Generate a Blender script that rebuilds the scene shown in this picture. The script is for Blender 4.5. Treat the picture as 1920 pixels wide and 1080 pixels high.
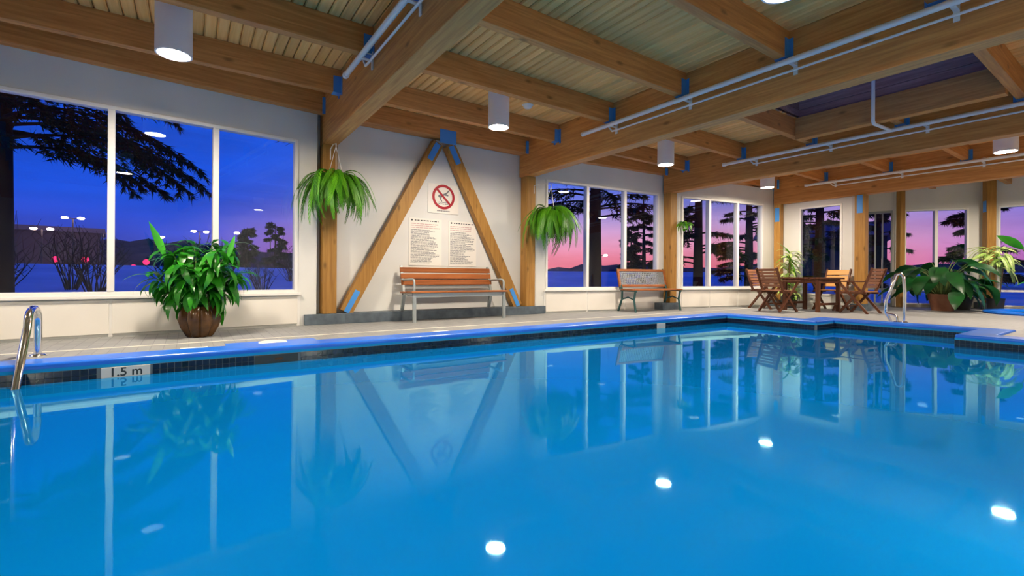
import bpy, bmesh, math, random
from mathutils import Matrix, Vector, Euler
PI = math.pi
R = math.radians
for o in list(bpy.data.objects): bpy.data.objects.remove(o)
S = bpy.context.scene
C = S.collection

# ------------------------------------------------------------------ camera
cam_d = bpy.data.cameras.new('camera'); cam = bpy.data.objects.new('camera', cam_d); C.objects.link(cam)
YAW = R(34.677)
cam.matrix_world = Matrix.Translation((0, 0, .703)) @ Matrix.Rotation(-YAW, 4, 'Z') @ Matrix.Rotation(PI/2, 4, 'X') @ Matrix.Rotation(R(.386), 4, 'Z')
cam_d.sensor_width = 36; cam_d.lens = 874.3/1920*36; cam_d.shift_y = -21/1920
cam_d.clip_start = .02; cam_d.clip_end = 2000
S.camera = cam
S.view_settings.view_transform = 'Standard'; S.view_settings.look = 'None'
S.view_settings.gamma = 1; S.view_settings.use_curve_mapping = False
S.view_settings.exposure = 0.18
try:
    S.cycles.use_denoising = True
    S.cycles.max_bounces = 8; S.cycles.diffuse_bounces = 4; S.cycles.glossy_bounces = 4; S.cycles.transparent_max_bounces = 16
    S.cycles.sample_clamp_indirect = 8; S.cycles.caustics_reflective = False; S.cycles.caustics_refractive = False
except Exception: pass

LAMP = 600.0        # radiance of the ceiling lamp lenses
POOLFILL = 200.0     # radiance of the added underwater fill lamps

# ------------------------------------------------------------------ world: dusk sky, sunset low towards azimuth 48 deg
def lin(r, g, b):
    f = lambda c: (c/255/12.92) if c/255 <= .04045 else ((c/255+.055)/1.055)**2.4
    return (f(r), f(g), f(b), 1)
W = bpy.data.worlds.new('dusk'); S.world = W; W.use_nodes = True
nt = W.node_tree; nt.nodes.clear()
def N(nt, t, **k):
    n = nt.nodes.new(t)
    for a, v in k.items(): setattr(n, a, v)
    return n
def ramp(nt, stops, interp='LINEAR'):
    n = N(nt, 'ShaderNodeValToRGB'); cr = n.color_ramp; cr.interpolation = interp
    while len(cr.elements) < len(stops): cr.elements.new(.5)
    for e, (p, c) in zip(cr.elements, stops): e.position = p; e.color = c
    return n
tc = N(nt, 'ShaderNodeTexCoord'); L = nt.links.new
sep = N(nt, 'ShaderNodeSeparateXYZ'); L(tc.outputs['Generated'], sep.inputs[0])
def mth(nt, op, a, b=None, c=None):
    n = N(nt, 'ShaderNodeMath', operation=op)
    for i, v in enumerate((a, b, c)):
        if v is None: continue
        if isinstance(v, (int, float)): n.inputs[i].default_value = v
        else: nt.links.new(v, n.inputs[i])
    return n.outputs[0]
elev = mth(nt, 'MAXIMUM', sep.outputs[2], 0.0)
cool = ramp(nt, [(0, lin(108, 88, 188)), (.045, lin(66, 78, 200)), (.13, lin(32, 84, 222)), (.3, lin(24, 92, 236)), (.6, lin(20, 72, 205)), (1, lin(16, 55, 170))])
warm = ramp(nt, [(0, lin(252, 112, 135)), (.04, lin(255, 140, 165)), (.075, lin(246, 168, 205)), (.11, lin(205, 166, 222)), (.15, lin(128, 132, 224)), (.2, lin(76, 112, 230)), (.3, lin(44, 98, 234)), (.6, lin(22, 74, 208)), (1, lin(16, 55, 170))])
L(elev, cool.inputs[0]); L(elev, warm.inputs[0])
sa = R(47)
d1 = mth(nt, 'MULTIPLY', sep.outputs[0], math.sin(sa)); d2 = mth(nt, 'MULTIPLY', sep.outputs[1], math.cos(sa))
dd = mth(nt, 'ADD', d1, d2)
mr = N(nt, 'ShaderNodeMapRange'); mr.interpolation_type = 'SMOOTHSTEP'
mr.inputs[1].default_value = .66; mr.inputs[2].default_value = .99; L(dd, mr.inputs[0])
mx = N(nt, 'ShaderNodeMix', data_type='RGBA'); L(mr.outputs[0], mx.inputs[0]); L(cool.outputs[0], mx.inputs[6]); L(warm.outputs[0], mx.inputs[7])
# soft cloud streaks
mp = N(nt, 'ShaderNodeMapping'); mp.inputs['Scale'].default_value = (1.5, 1.5, 9); L(tc.outputs['Generated'], mp.inputs[0])
nz = N(nt, 'ShaderNodeTexNoise'); nz.inputs['Scale'].default_value = 2.2; nz.inputs['Detail'].default_value = 4; L(mp.outputs[0], nz.inputs[0])
cl = N(nt, 'ShaderNodeMapRange'); cl.inputs[1].default_value = .35; cl.inputs[2].default_value = .75; cl.inputs[3].default_value = .82; cl.inputs[4].default_value = 1.2; L(nz.outputs[0], cl.inputs[0])
vm = N(nt, 'ShaderNodeVectorMath', operation='SCALE'); L(mx.outputs[2], vm.inputs[0]); L(cl.outputs[0], vm.inputs['Scale'])
bg = N(nt, 'ShaderNodeBackground'); bg.inputs[1].default_value = .9; L(vm.outputs[0], bg.inputs[0])
wo = N(nt, 'ShaderNodeOutputWorld'); L(bg.outputs[0], wo.inputs[0])

# ------------------------------------------------------------------ materials
MATS = {}
def mat(name, col, rough=.5, metal=0, spec=.5, emis=0, emcol=None):
    m = bpy.data.materials.new(name); m.use_nodes = True; b = m.node_tree.nodes['Principled BSDF']
    b.inputs['Base Color'].default_value = (*col[:3], 1); b.inputs['Roughness'].default_value = rough
    b.inputs['Metallic'].default_value = metal; b.inputs['Specular IOR Level'].default_value = spec
    if emis:
        b.inputs['Emission Color'].default_value = (*(emcol or col)[:3], 1); b.inputs['Emission Strength'].default_value = emis
    MATS[name] = m; return m
def noise_col(m, c1, c2, scale=(1, 1, 1), sc=5, detail=4, lo=.3, hi=.7, rand=0.0, bump=0.0, coord='Object', dist=0.0):
    t = m.node_tree; b = t.nodes['Principled BSDF']; L = t.links.new
    tcn = N(t, 'ShaderNodeTexCoord'); mpn = N(t, 'ShaderNodeMapping'); mpn.inputs['Scale'].default_value = scale
    src = tcn.outputs[coord]
    oi = N(t, 'ShaderNodeObjectInfo')
    if rand:
        cmb = N(t, 'ShaderNodeVectorMath', operation='ADD'); sc_ = N(t, 'ShaderNodeVectorMath', operation='SCALE')
        cb = N(t, 'ShaderNodeCombineXYZ')
        for i in range(3): L(oi.outputs['Random'], cb.inputs[i])
        L(cb.outputs[0], sc_.inputs[0]); sc_.inputs['Scale'].default_value = 37
        L(src, cmb.inputs[0]); L(sc_.outputs[0], cmb.inputs[1]); src = cmb.outputs[0]
    L(src, mpn.inputs[0])
    nzn = N(t, 'ShaderNodeTexNoise'); nzn.inputs['Scale'].default_value = sc; nzn.inputs['Detail'].default_value = detail; nzn.inputs['Distortion'].default_value = dist
    L(mpn.outputs[0], nzn.inputs[0])
    rp = ramp(t, [(lo, (*c1[:3], 1)), (hi, (*c2[:3], 1))]); L(nzn.outputs[0], rp.inputs[0])
    out = rp.outputs[0]
    if rand:
        hs = N(t, 'ShaderNodeHueSaturation'); L(out, hs.inputs['Color'])
        mrn = N(t, 'ShaderNodeMapRange'); mrn.inputs[3].default_value = 1-rand; mrn.inputs[4].default_value = 1+rand
        L(oi.outputs['Random'], mrn.inputs[0]); L(mrn.outputs[0], hs.inputs['Value']); out = hs.outputs[0]
    L(out, b.inputs['Base Color'])
    if bump:
        bp = N(t, 'ShaderNodeBump'); bp.inputs['Strength'].default_value = bump; bp.inputs['Distance'].default_value = .01
        L(nzn.outputs[0], bp.inputs['Height']); L(bp.outputs[0], b.inputs['Normal'])
    return m
def wood(name, c1, c2, axis=0, rough=.5, rand=.12, sc=1.0, knots=True):
    m = mat(name, c1, rough, spec=.3)
    s = [22*sc, 22*sc, 22*sc]; s[axis] = 1.1*sc
    noise_col(m, c1, c2, scale=s, sc=1.6, detail=6, lo=.3, hi=.72, rand=rand, bump=.25, dist=.6)
    if knots:
        t = m.node_tree; L = t.links.new; b = t.nodes['Principled BSDF']
        src = b.inputs['Base Color'].links[0].from_socket
        tcn = N(t, 'ShaderNodeTexCoord'); mpn = N(t, 'ShaderNodeMapping'); s2 = [5, 5, 5]; s2[axis] = 2.2; mpn.inputs['Scale'].default_value = s2
        L(tcn.outputs['Object'], mpn.inputs[0])
        vo = N(t, 'ShaderNodeTexVoronoi'); vo.inputs['Scale'].default_value = 1.0; L(mpn.outputs[0], vo.inputs[0])
        mrk = N(t, 'ShaderNodeMapRange'); mrk.inputs[1].default_value = .05; mrk.inputs[2].default_value = .16; mrk.inputs[3].default_value = .5; mrk.inputs[4].default_value = 1
        L(vo.outputs['Distance'], mrk.inputs[0])
        vmn = N(t, 'ShaderNodeVectorMath', operation='SCALE'); L(src, vmn.inputs[0]); L(mrk.outputs[0], vmn.inputs['Scale'])
        L(vmn.outputs[0], b.inputs['Base Color'])
    return m
wood('timber_x', (.46, .185, .050), (.70, .33, .105), 0)
wood('timber_y', (.50, .21, .055), (.74, .38, .12), 1)
wood('timber_z', (.32, .155, .035), (.48, .26, .065), 2)
wood('plank', (.84, .45, .14), (.95, .57, .21), 1, rough=.55, rand=.13)
wood('bench_wood', (.27, .08, .022), (.42, .155, .05), 0, rough=.35, rand=.12, knots=False)
wood('chair_wood', (.085, .03, .014), (.17, .065, .03), 2, rough=.4, rand=.1, knots=False)
wood('chair_slat', (.20, .085, .045), (.34, .155, .085), 0, rough=.45, rand=.12, knots=False)
wood('chair_pale', (.55, .27, .07), (.72, .40, .13), 0, rough=.4, rand=.05, knots=False)
wood('dark_board', (.24, .13, .11), (.44, .27, .22), 1, rough=.6, rand=.25, knots=False)
noise_col(mat('wall_paint', (.76, .77, .74), .75, spec=.25), (.72, .735, .71), (.80, .81, .79), sc=1.2, detail=2)
noise_col(mat('panel_white', (.85, .83, .78), .6, spec=.3), (.82, .80, .75), (.87, .85, .80), sc=2, detail=2)
mat('frame_white', (.86, .86, .84), .4)
mat('bracket_blue', (.06, .30, .80), .4)
noise_col(mat('slate', (.08, .11, .14), .6), (.065, .09, .12), (.12, .16, .20), sc=8, rand=.12)
mat('pipe_white', (.86, .86, .84), .3)
mat('lamp_body', (.9, .88, .88), .45)
mat('steel', (.82, .84, .86), .12, metal=1)
mat('grey_metal', (.36, .41, .43), .38, metal=.35)
mat('green_metal', (.03, .10, .10), .4, metal=.2)
mat('cover_white', (.80, .79, .70), .5)
mat('marker', (.62, .66, .62), .4)
mat('ink', (.02, .03, .035), .5)
mat('grey_ink', (.19, .20, .22), .6)
mat('pink_ink', (.62, .42, .42), .6)
mat('red_ink', (.42, .015, .03), .45)
mat('paper', (.86, .84, .78), .5)
noise_col(mat('tile_dark', (.012, .02, .05), .15), (.004, .008, .02), (.01, .02, .05), sc=3, rand=.3)
mat('grout', (.13, .18, .21), .7)
noise_col(mat('coping', (.01, .16, .80), .3), (.006, .13, .72), (.015, .19, .86), sc=3, detail=3)
mat('basin', (.004, .30, .72), .7, spec=.2)
noise_col(mat('snow', (.8, .83, .9), .8, spec=.1), (.62, .66, .74), (.88, .9, .95), sc=.35, detail=6)
mat('bark', (.03, .02, .018), .9, spec=.1)
noise_col(mat('needles', (.012, .025, .018), .8, spec=.1), (.008, .016, .012), (.02, .04, .026), sc=3)
noise_col(mat('hill', (.05, .05, .07), .9, spec=.05), (.06, .035, .05), (.15, .10, .12), scale=(.15, .15, .6), sc=1, detail=5)
mat('building_dark', (.05, .035, .05), .8)
mat('roof_dark', (.10, .085, .12), .8)
mat('pole_dark', (.03, .03, .035), .6)
mat('street_glow', (1, .8, .7), .5, emis=60, emcol=(1, .62, .5))
mat('red_glow', (1, .05, .08), .5, emis=2.2, emcol=(1, .02, .10))
mat('bush_brown', (.10, .05, .03), .9, spec=.1)
mat('soil', (.03, .02, .012), .9)
noise_col(mat('pot_brown', (.08, .03, .01), .16), (.025, .010, .004), (.14, .065, .018), sc=6, detail=5)
noise_col(mat('pot_terracotta', (.30, .12, .07), .6), (.24, .09, .05), (.36, .16, .09), sc=5)
mat('pot_dark', (.03, .03, .03), .5)
mat('basket', (.10, .06, .03), .8)
mat('stem', (.10, .16, .04), .6)
mat('cane', (.22, .15, .07), .7)
def leafmat(name, c1, c2, rough=.35, rand=.25, trans=.25):
    m = mat(name, c1, rough, spec=.5); noise_col(m, c1, c2, sc=3, rand=rand)
    t = m.node_tree; b = t.nodes['Principled BSDF']; o = t.nodes['Material Output']
    tr = N(t, 'ShaderNodeBsdfTranslucent'); src = b.inputs['Base Color'].links[0].from_socket; t.links.new(src, tr.inputs[0])
    ms = N(t, 'ShaderNodeMixShader'); ms.inputs[0].default_value = trans
    t.links.new(b.outputs[0], ms.inputs[1]); t.links.new(tr.outputs[0], ms.inputs[2]); t.links.new(ms.outputs[0], o.inputs[0]); return m
leafmat('leaf_green', (.010, .15, .008), (.045, .36, .02), .3)
leafmat('leaf_fern', (.03, .23, .004), (.15, .45, .012), .45, rand=.35)
leafmat('leaf_dark', (.008, .055, .02), (.02, .14, .03), .3)
leafmat('leaf_bright', (.03, .36, .02), (.10, .58, .04), .35)
leafmat('leaf_pale', (.26, .50, .06), (.72, .82, .36), .4, rand=.3)
# lamp lenses
def emit(name, col, st):
    m = bpy.data.materials.new(name); m.use_nodes = True; t = m.node_tree; t.nodes.clear()
    e = N(t, 'ShaderNodeEmission'); e.inputs[0].default_value = (*col, 1); e.inputs[1].default_value = st
    o = N(t, 'ShaderNodeOutputMaterial'); t.links.new(e.outputs[0], o.inputs[0]); MATS[name] = m
emit('lamp_lens', (1, .84, .66), LAMP)
emit('pool_fill_lens', (1, .74, .52), POOLFILL)
# thin reflecting glass and water: see-through plus a Fresnel mirror
def sheet(name, tint, rough, ior, bump=0):
    m = bpy.data.materials.new(name); m.use_nodes = True; t = m.node_tree; t.nodes.clear(); L = t.links.new
    tr = N(t, 'ShaderNodeBsdfTransparent'); tr.inputs[0].default_value = (*tint, 1)
    gl = N(t, 'ShaderNodeBsdfGlossy'); gl.inputs['Roughness'].default_value = rough
    fr = N(t, 'ShaderNodeLayerWeight'); fr.inputs[0].default_value = .5; f0 = ((ior-1)/(ior+1))**2
    fz = mth(t, 'MULTIPLY_ADD', mth(t, 'POWER', fr.outputs['Facing'], 5.0), 1-f0, f0)
    ms = N(t, 'ShaderNodeMixShader'); o = N(t, 'ShaderNodeOutputMaterial')
    L(fz, ms.inputs[0]); L(tr.outputs[0], ms.inputs[1]); L(gl.outputs[0], ms.inputs[2]); L(ms.outputs[0], o.inputs[0])
    if bump:
        tcn = N(t, 'ShaderNodeTexCoord'); nzn = N(t, 'ShaderNodeTexNoise'); nzn.inputs['Scale'].default_value = 2.0; nzn.inputs['Detail'].default_value = 1
        L(tcn.outputs['Object'], nzn.inputs[0])
        bp = N(t, 'ShaderNodeBump'); bp.inputs['Strength'].default_value = bump; bp.inputs['Distance'].default_value = .02
        L(nzn.outputs[0], bp.inputs['Height']); L(bp.outputs[0], gl.inputs['Normal']); L(bp.outputs[0], fr.inputs['Normal'])
    MATS[name] = m
sheet('glass', (.93, .95, .97), .0, 1.5)
sheet('water', (.72, .95, 1), .025, 1.33, .05)
def cloudy(m, body, amount, gcol):
    # slightly cloudy pool water: part of the light is scattered by the water body
    t = m.node_tree; L = t.links.new; tr = next(n for n in t.nodes if n.type == 'BSDF_TRANSPARENT'); gl = next(n for n in t.nodes if n.type == 'BSDF_GLOSSY'); ms = next(n for n in t.nodes if n.type == 'MIX_SHADER')
    gl.inputs[0].default_value = (*gcol, 1)
    df = N(t, 'ShaderNodeBsdfDiffuse'); df.inputs[0].default_value = (*body, 1); tl = N(t, 'ShaderNodeBsdfTranslucent'); tl.inputs[0].default_value = (*body, 1)
    m1 = N(t, 'ShaderNodeMixShader'); m1.inputs[0].default_value = .35; L(df.outputs[0], m1.inputs[1]); L(tl.outputs[0], m1.inputs[2])
    m2 = N(t, 'ShaderNodeMixShader'); m2.inputs[0].default_value = amount; L(tr.outputs[0], m2.inputs[1]); L(m1.outputs[0], m2.inputs[2]); L(m2.outputs[0], ms.inputs[1])
cloudy(MATS['water'], (.0, .23, .62), .72, (.42, .93, 1))
# deck: small grey tiles drawn by a brick node with fine joints
m = mat('deck', (.4, .4, .38), .55, spec=.35); t = m.node_tree; b = t.nodes['Principled BSDF']
tcn = N(t, 'ShaderNodeTexCoord'); br = N(t, 'ShaderNodeTexBrick'); br.offset = 0
br.inputs['Scale'].default_value = 1; br.inputs['Brick Width'].default_value = .1; br.inputs['Row Height'].default_value = .1; br.inputs['Mortar Size'].default_value = .004
br.inputs['Color1'].default_value = (.26, .275, .285, 1); br.inputs['Color2'].default_value = (.32, .33, .335, 1); br.inputs['Mortar'].default_value = (.21, .22, .23, 1)
t.links.new(tcn.outputs['Object'], br.inputs[0]); t.links.new(br.outputs[0], b.inputs['Base Color'])

# ------------------------------------------------------------------ mesh helpers
class MB:
    def __init__(s): s.v = []; s.f = []; s.sm = False
    def add(s, vs, fs):
        k = len(s.v); s.v += [tuple(x) for x in vs]; s.f += [tuple(i+k for i in f) for f in fs]; return s
    def box(s, a, b):
        x0, x1 = sorted((a[0], b[0])); y0, y1 = sorted((a[1], b[1])); z0, z1 = sorted((a[2], b[2]))
        return s.add([(x0,y0,z0),(x1,y0,z0),(x1,y1,z0),(x0,y1,z0),(x0,y0,z1),(x1,y0,z1),(x1,y1,z1),(x0,y1,z1)],
                     [(0,3,2,1),(4,5,6,7),(0,1,5,4),(1,2,6,5),(2,3,7,6),(3,0,4,7)])
    def bar(s, a, b, w, d, up=(0, 0, 1)):
        # rectangular bar from a to b: w across, d along 'up'
        a = Vector(a); b = Vector(b); t = (b-a).normalized(); u = Vector(up); sd = t.cross(u).normalized(); u = sd.cross(t).normalized()
        vs = [p + sd*(w/2*i) + u*(d/2*j) for p in (a, b) for i, j in ((-1,-1),(1,-1),(1,1),(-1,1))]
        return s.add(vs, [(0,1,2,3),(7,6,5,4),(0,4,5,1),(1,5,6,2),(2,6,7,3),(3,7,4,0)])
    def tube(s, pts, r, n=8, cap=True):
        pts = [Vector(p) for p in pts]; rs = r if isinstance(r, (list, tuple)) else [r]*len(pts)
        rings = []; up = Vector((0, 0, 1))
        t0 = (pts[1]-pts[0]).normalized()
        ref = Vector((1, 0, 0)) if abs(t0.z) > .9 else up
        nrm = t0.cross(ref).normalized()
        for i, p in enumerate(pts):
            t = ((pts[i+1]-p).normalized() if i < len(pts)-1 else Vector()) + ((p-pts[i-1]).normalized() if i else Vector())
            t.normalize(); nrm = (nrm - t*nrm.dot(t)).normalized(); bi = t.cross(nrm)
            rings.append([p + (nrm*math.cos(a)+bi*math.sin(a))*rs[i] for a in [2*PI*k/n for k in range(n)]])
        vs = [v for rg in rings for v in rg]; fs = []
        for i in range(len(pts)-1):
            for k in range(n): fs.append((i*n+k, i*n+(k+1) % n, (i+1)*n+(k+1) % n, (i+1)*n+k))
        if cap: fs.append(tuple(range(n-1, -1, -1))); fs.append(tuple((len(pts)-1)*n+k for k in range(n)))
        s.sm = True; return s.add(vs, fs)
    def lathe(s, prof, n=24, c=(0, 0, 0), lobes=0, amp=0):
        vs = []; fs = []
        for r, z in prof:
            for k in range(n):
                a = 2*PI*k/n; rr = r*(1+amp*abs(math.sin(lobes*a/2))) if lobes else r
                vs.append((c[0]+rr*math.cos(a), c[1]+rr*math.sin(a), c[2]+z))
        for i in range(len(prof)-1):
            for k in range(n): fs.append((i*n+k, i*n+(k+1) % n, (i+1)*n+(k+1) % n, (i+1)*n+k))
        s.sm = True; return s.add(vs, fs)
    def disc(s, c, r, n=24, flip=False):
        f = tuple(range(n)); return s.add([(c[0]+r*math.cos(2*PI*k/n), c[1]+r*math.sin(2*PI*k/n), c[2]) for k in range(n)], [f[::-1] if flip else f])
    def mesh(s, name):
        me = bpy.data.meshes.new(name); me.from_pydata(s.v, [], s.f)
        if s.sm:
            me.polygons.foreach_set('use_smooth', [True]*len(me.polygons))
        me.update(); return me
    def build(s, name, m, parent=None, loc=None, rot=None, bevel=0, solid=0):
        return put(name, s.mesh(name), m, parent, loc, rot, bevel, s.sm)
def put(name, me, m, parent=None, loc=None, rot=None, bevel=0, sm=False):
    if m and not me.materials: me.materials.append(MATS[m])
    o = bpy.data.objects.new(name, me); C.objects.link(o)
    if parent: o.parent = parent
    if loc: o.location = loc
    if rot: o.rotation_euler = rot
    if bevel:
        bv = o.modifiers.new('bevel', 'BEVEL'); bv.width = bevel; bv.segments = 2; bv.limit_method = 'ANGLE'; bv.angle_limit = R(40)
    elif sm:
        es = o.modifiers.new('split', 'EDGE_SPLIT'); es.split_angle = R(50)
    return o
def tag(o, label=None, cat=None, group=None, kind=None):
    if label: o['label'] = label
    if cat: o['category'] = cat
    if group: o['group'] = group
    if kind: o['kind'] = kind
    return o
def empty(name, loc=(0, 0, 0), rz=0, label=None, cat=None, group=None, kind=None):
    o = bpy.data.objects.new(name, None); C.objects.link(o); o.location = loc; o.rotation_euler = (0, 0, rz); o.empty_display_size = .1
    return tag(o, label, cat, group, kind)
def struct(name, mb, m, label=None, **k):
    return tag(mb.build(name, m, **k), label, kind='structure')
def textmesh(txt, size, name):
    cu = bpy.data.curves.new(name, 'FONT'); cu.body = txt; cu.size = size; cu.extrude = .001; cu.offset = .0016; cu.align_x = 'CENTER'; cu.align_y = 'CENTER'; cu.resolution_u = 3
    o = bpy.data.objects.new(name, cu); C.objects.link(o)
    dg = bpy.context.evaluated_depsgraph_get(); me = bpy.data.meshes.new_from_object(o.evaluated_get(dg)); bpy.data.objects.remove(o); me.name = name
    return me
ORD = ['first', 'second', 'third', 'fourth', 'fifth', 'sixth', 'seventh', 'eighth', 'ninth', 'tenth']

# ------------------------------------------------------------------ layout
ZB, ZJ, ZC = 2.60, 3.01, 3.30            # main beam underside, joist underside, boards underside
B0, BS = 1.669, 3.6                      # beam grid
ZW = -.13                                # water level
X0, X1, Y0 = -5.6, 17.2, -3.3
P0 = (-5.6, 6.456); P1 = (1.5, 7.10)
C2a, C2b = (1.5, 7.28), (5.42, 7.28)
P3, P4, P5 = (5.42, 7.088), (8.87, 6.735), (12.5, 6.05)
P6, P7, P8, P9, P10 = (12.5, 4.2), (14.88, 4.9), (15.05, 4.3), (16.1, 2.9), (16.75, -.6)

# pool plan by cells
RECTS = [(-4.8, 7.9, -.15, 4.93), (7.9, 8.35, 3.4, 4.93), (7.9, 9.0, 1.65, 3.4)]
CW = .33
def inpool(x, y, g=0): return any(a-g < x < b+g and c-g < y < d+g for a, b, c, d in RECTS)
xs = sorted({round(v, 4) for a, b, c, d in RECTS for v in (a, b, a-CW, b+CW)} | {X0})
ys = sorted({round(v, 4) for a, b, c, d in RECTS for v in (c, d, c-CW, d+CW)} | {Y0})
kind = {}
for i in range(len(xs)-1):
    for j in range(len(ys)-1):
        x, y = (xs[i]+xs[i+1])/2, (ys[j]+ys[j+1])/2
        kind[i, j] = 'p' if inpool(x, y) else ('c' if inpool(x, y, CW) else 'd')
def cell(i, j): return xs[i], xs[i+1], ys[j], ys[j+1]
deck = MB(); basin = MB(); water = MB()
for (i, j), k in kind.items():
    a, b_, c, d = cell(i, j); q = [(a, c), (b_, c), (b_, d), (a, d)]
    if k == 'd': deck.add([(*p, 0) for p in q], [(0, 1, 2, 3)])
    if k == 'p':
        basin.add([(*p, -1.5) for p in q], [(0, 1, 2, 3)]); water.add([(*p, ZW) for p in q], [(0, 1, 2, 3)])
        for (di, dj, e0, e1) in ((-1, 0, 3, 0), (1, 0, 1, 2), (0, -1, 0, 1), (0, 1, 2, 3)):
            if kind.get((i+di, j+dj)) != 'p':
                A, B = q[e0], q[e1]; basin.add([(*A, -1.5), (*B, -1.5), (*B, -.02), (*A, -.02)], [(3, 2, 1, 0)])
                nx, ny = -di, -dj
                for z_ in range(5):
                    f0, f1 = PI/2*z_/5, PI/2*(z_+1)/5; o0, o1 = .6*(1-math.sin(f0)), .6*(1-math.sin(f1)); h0, h1 = -1.495+.6*(1-math.cos(f0)), -1.495+.6*(1-math.cos(f1))
                    basin.add([(A[0]+nx*o0, A[1]+ny*o0, h0), (B[0]+nx*o0, B[1]+ny*o0, h0), (B[0]+nx*o1, B[1]+ny*o1, h1), (A[0]+nx*o1, A[1]+ny*o1, h1)], [(3, 2, 1, 0)])
YN, XE = ys[-1], xs[-1]
from mathutils.geometry import tessellate_polygon
for poly in ([(X0, YN), (XE, YN), (XE, 6.708), (8.9, 6.79), (5.45, 7.14), (5.42, 7.3), (1.5, 7.3), (1.5, 7.12), (X0, 6.5)],
             [(XE, Y0), (17.0, Y0), (16.8, -.6), (16.15, 2.95), (15.1, 4.35), (14.9, 4.95), (12.55, 4.25), (12.55, 6.1), (XE, 6.708), (XE, YN)]):
    deck.add([(*p, 0) for p in poly], [tuple(t_)[::-1] for t_ in tessellate_polygon([[Vector((*p, 0)) for p in poly]])])
floor = struct('floor', deck, 'deck', 'grey tiled pool deck running along the window wall')
struct('pool_basin', basin, 'basin', 'blue painted swimming pool basin under the water')
struct('pool_water', water, 'water', 'still blue pool water mirroring the wall and lamps')
# coping ring: solid, rounded inner nose
bm = bmesh.new(); vc = {}
def gv(x, y, z):
    k = (round(x, 4), round(y, 4), round(z, 4))
    if k not in vc: vc[k] = bm.verts.new(k)
    return vc[k]
for (i, j), k in kind.items():
    if k != 'c': continue
    a, b_, c, d = cell(i, j); q = [(a, c), (b_, c), (b_, d), (a, d)]
    bm.faces.new([gv(*p, .022) for p in q]); bm.faces.new([gv(*p, -.045) for p in q[::-1]])
    for (di, dj, e0, e1) in ((-1, 0, 3, 0), (1, 0, 1, 2), (0, -1, 0, 1), (0, 1, 2, 3)):
        if kind.get((i+di, j+dj)) != 'c':
            A, B = q[e0], q[e1]; bm.faces.new([gv(*A, -.045), gv(*B, -.045), gv(*B, .022), gv(*A, .022)])
bmesh.ops.recalc_face_normals(bm, faces=bm.faces[:])
me = bpy.data.meshes.new('trim_1'); bm.to_mesh(me); bm.free()
cop = tag(put('trim_1', me, 'coping', bevel=.024), 'glossy blue rounded coping around the swimming pool', kind='structure')
cop.modifiers['bevel'].segments = 4
# pale line let into the deck
struct('trim_2', MB().box((X0, 5.80, 0), (12.0, 5.835, .004)), 'cover_white', 'thin pale line let into the deck beside the pool')
# waterline tiles on the long wall: each a piece, row by row
band = MB().box((-4.8, 4.928, -.15), (8.35, 4.96, -.046)).box((8.349, 3.4, -.15), (8.38, 4.93, -.046)).box((8.35, 3.39, -.15), (9.0, 3.42, -.046)).box((8.999, 1.65, -.15), (9.03, 3.4, -.046)).box((7.9, 1.62, -.15), (9.0, 1.651, -.046)).box((7.899, -.15, -.15), (7.93, 1.65, -.046))
band = struct('trim_3', band, 'grout', 'grout bed of the dark waterline tile band')
tm = MB().box((-.0225, -.006, -.0225), (.0225, .004, .0225)).mesh('tile'); tm.materials.append(MATS['tile_dark'])
rest = MB(); n = 0
x = -1.475
MARK = (-.575, -.265); SKIM = (.50, .88)
while x < 8.33:
    if not (MARK[0]-.02 < x < MARK[1]+.02 or SKIM[0]-.02 < x < SKIM[1]+.02 or 6.28 < x < 6.52):
        for zz in (-.071, -.121):
            if n < 300: o = put('tile', tm, None, band, (x, 4.925, zz)); n += 1
            else: rest.box((x-.0225, 4.919, zz-.0225), (x+.0225, 4.929, zz+.0225))
    x += .05
for zz in (-.071, -.121):
    y = 3.45
    while y < 4.92: rest.box((8.341, y-.0225, zz-.0225), (8.351, y+.0225, zz+.0225)); y += .05
    y = 1.68
    while y < 3.38: rest.box((8.991, y-.0225, zz-.0225), (9.001, y+.0225, zz+.0225)); y += .05
    y = -.125
    while y < 1.64: rest.box((7.891, y-.0225, zz-.0225), (7.901, y+.0225, zz+.0225)); y += .05
    xx = 8.377
    while xx < 8.99: rest.box((xx-.0225, 3.386, zz-.0225), (xx+.0225, 3.396, zz+.0225)); xx += .05
tag(rest.build('tile', 'tile_dark', band), kind='stuff')

# ------------------------------------------------------------------ ceiling
SKY = (6.05, 8.12, 1.27, 3.58)           # skylight well
roof = MB()
G_ = .033
for a, b_, c, d in ((X0-.3, SKY[0]-G_, Y0-.3, 7.9), (SKY[1]+G_, X1+.6, Y0-.3, 7.9), (SKY[0]-G_, SKY[1]+G_, Y0-.3, SKY[2]-G_), (SKY[0]-G_, SKY[1]+G_, SKY[3]+G_, 7.9)):
    roof.box((a, c, ZC+.035), (b_, d, ZC+.2))
ceil = struct('ceiling', roof, 'plank', 'tongue and groove board ceiling over the pool')
PW = .112
def plankmesh(y0, y1):
    m_ = MB(); w = PW/2-.0045; e = .013
    prof = [(-w, .034), (-w, e), (-w+e, 0), (w-e, 0), (w, e), (w, .034)]
    k = len(prof); m_.add([(px, y, pz) for y in (y0, y1) for px, pz in prof], [(i, i+1, k+i+1, k+i) for i in range(k-1)] + [(0, 5, 11, 6), tuple(range(k-1, -1, -1)), tuple(range(k, 2*k))])
    me = m_.mesh('plank'); me.materials.append(MATS['plank']); return me
pm = {'f': plankmesh(Y0, 7.5), 'n': plankmesh(SKY[3], 7.5), 's': plankmesh(Y0, SKY[2])}
rng = random.Random(5)
x = X0+PW/2
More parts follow.
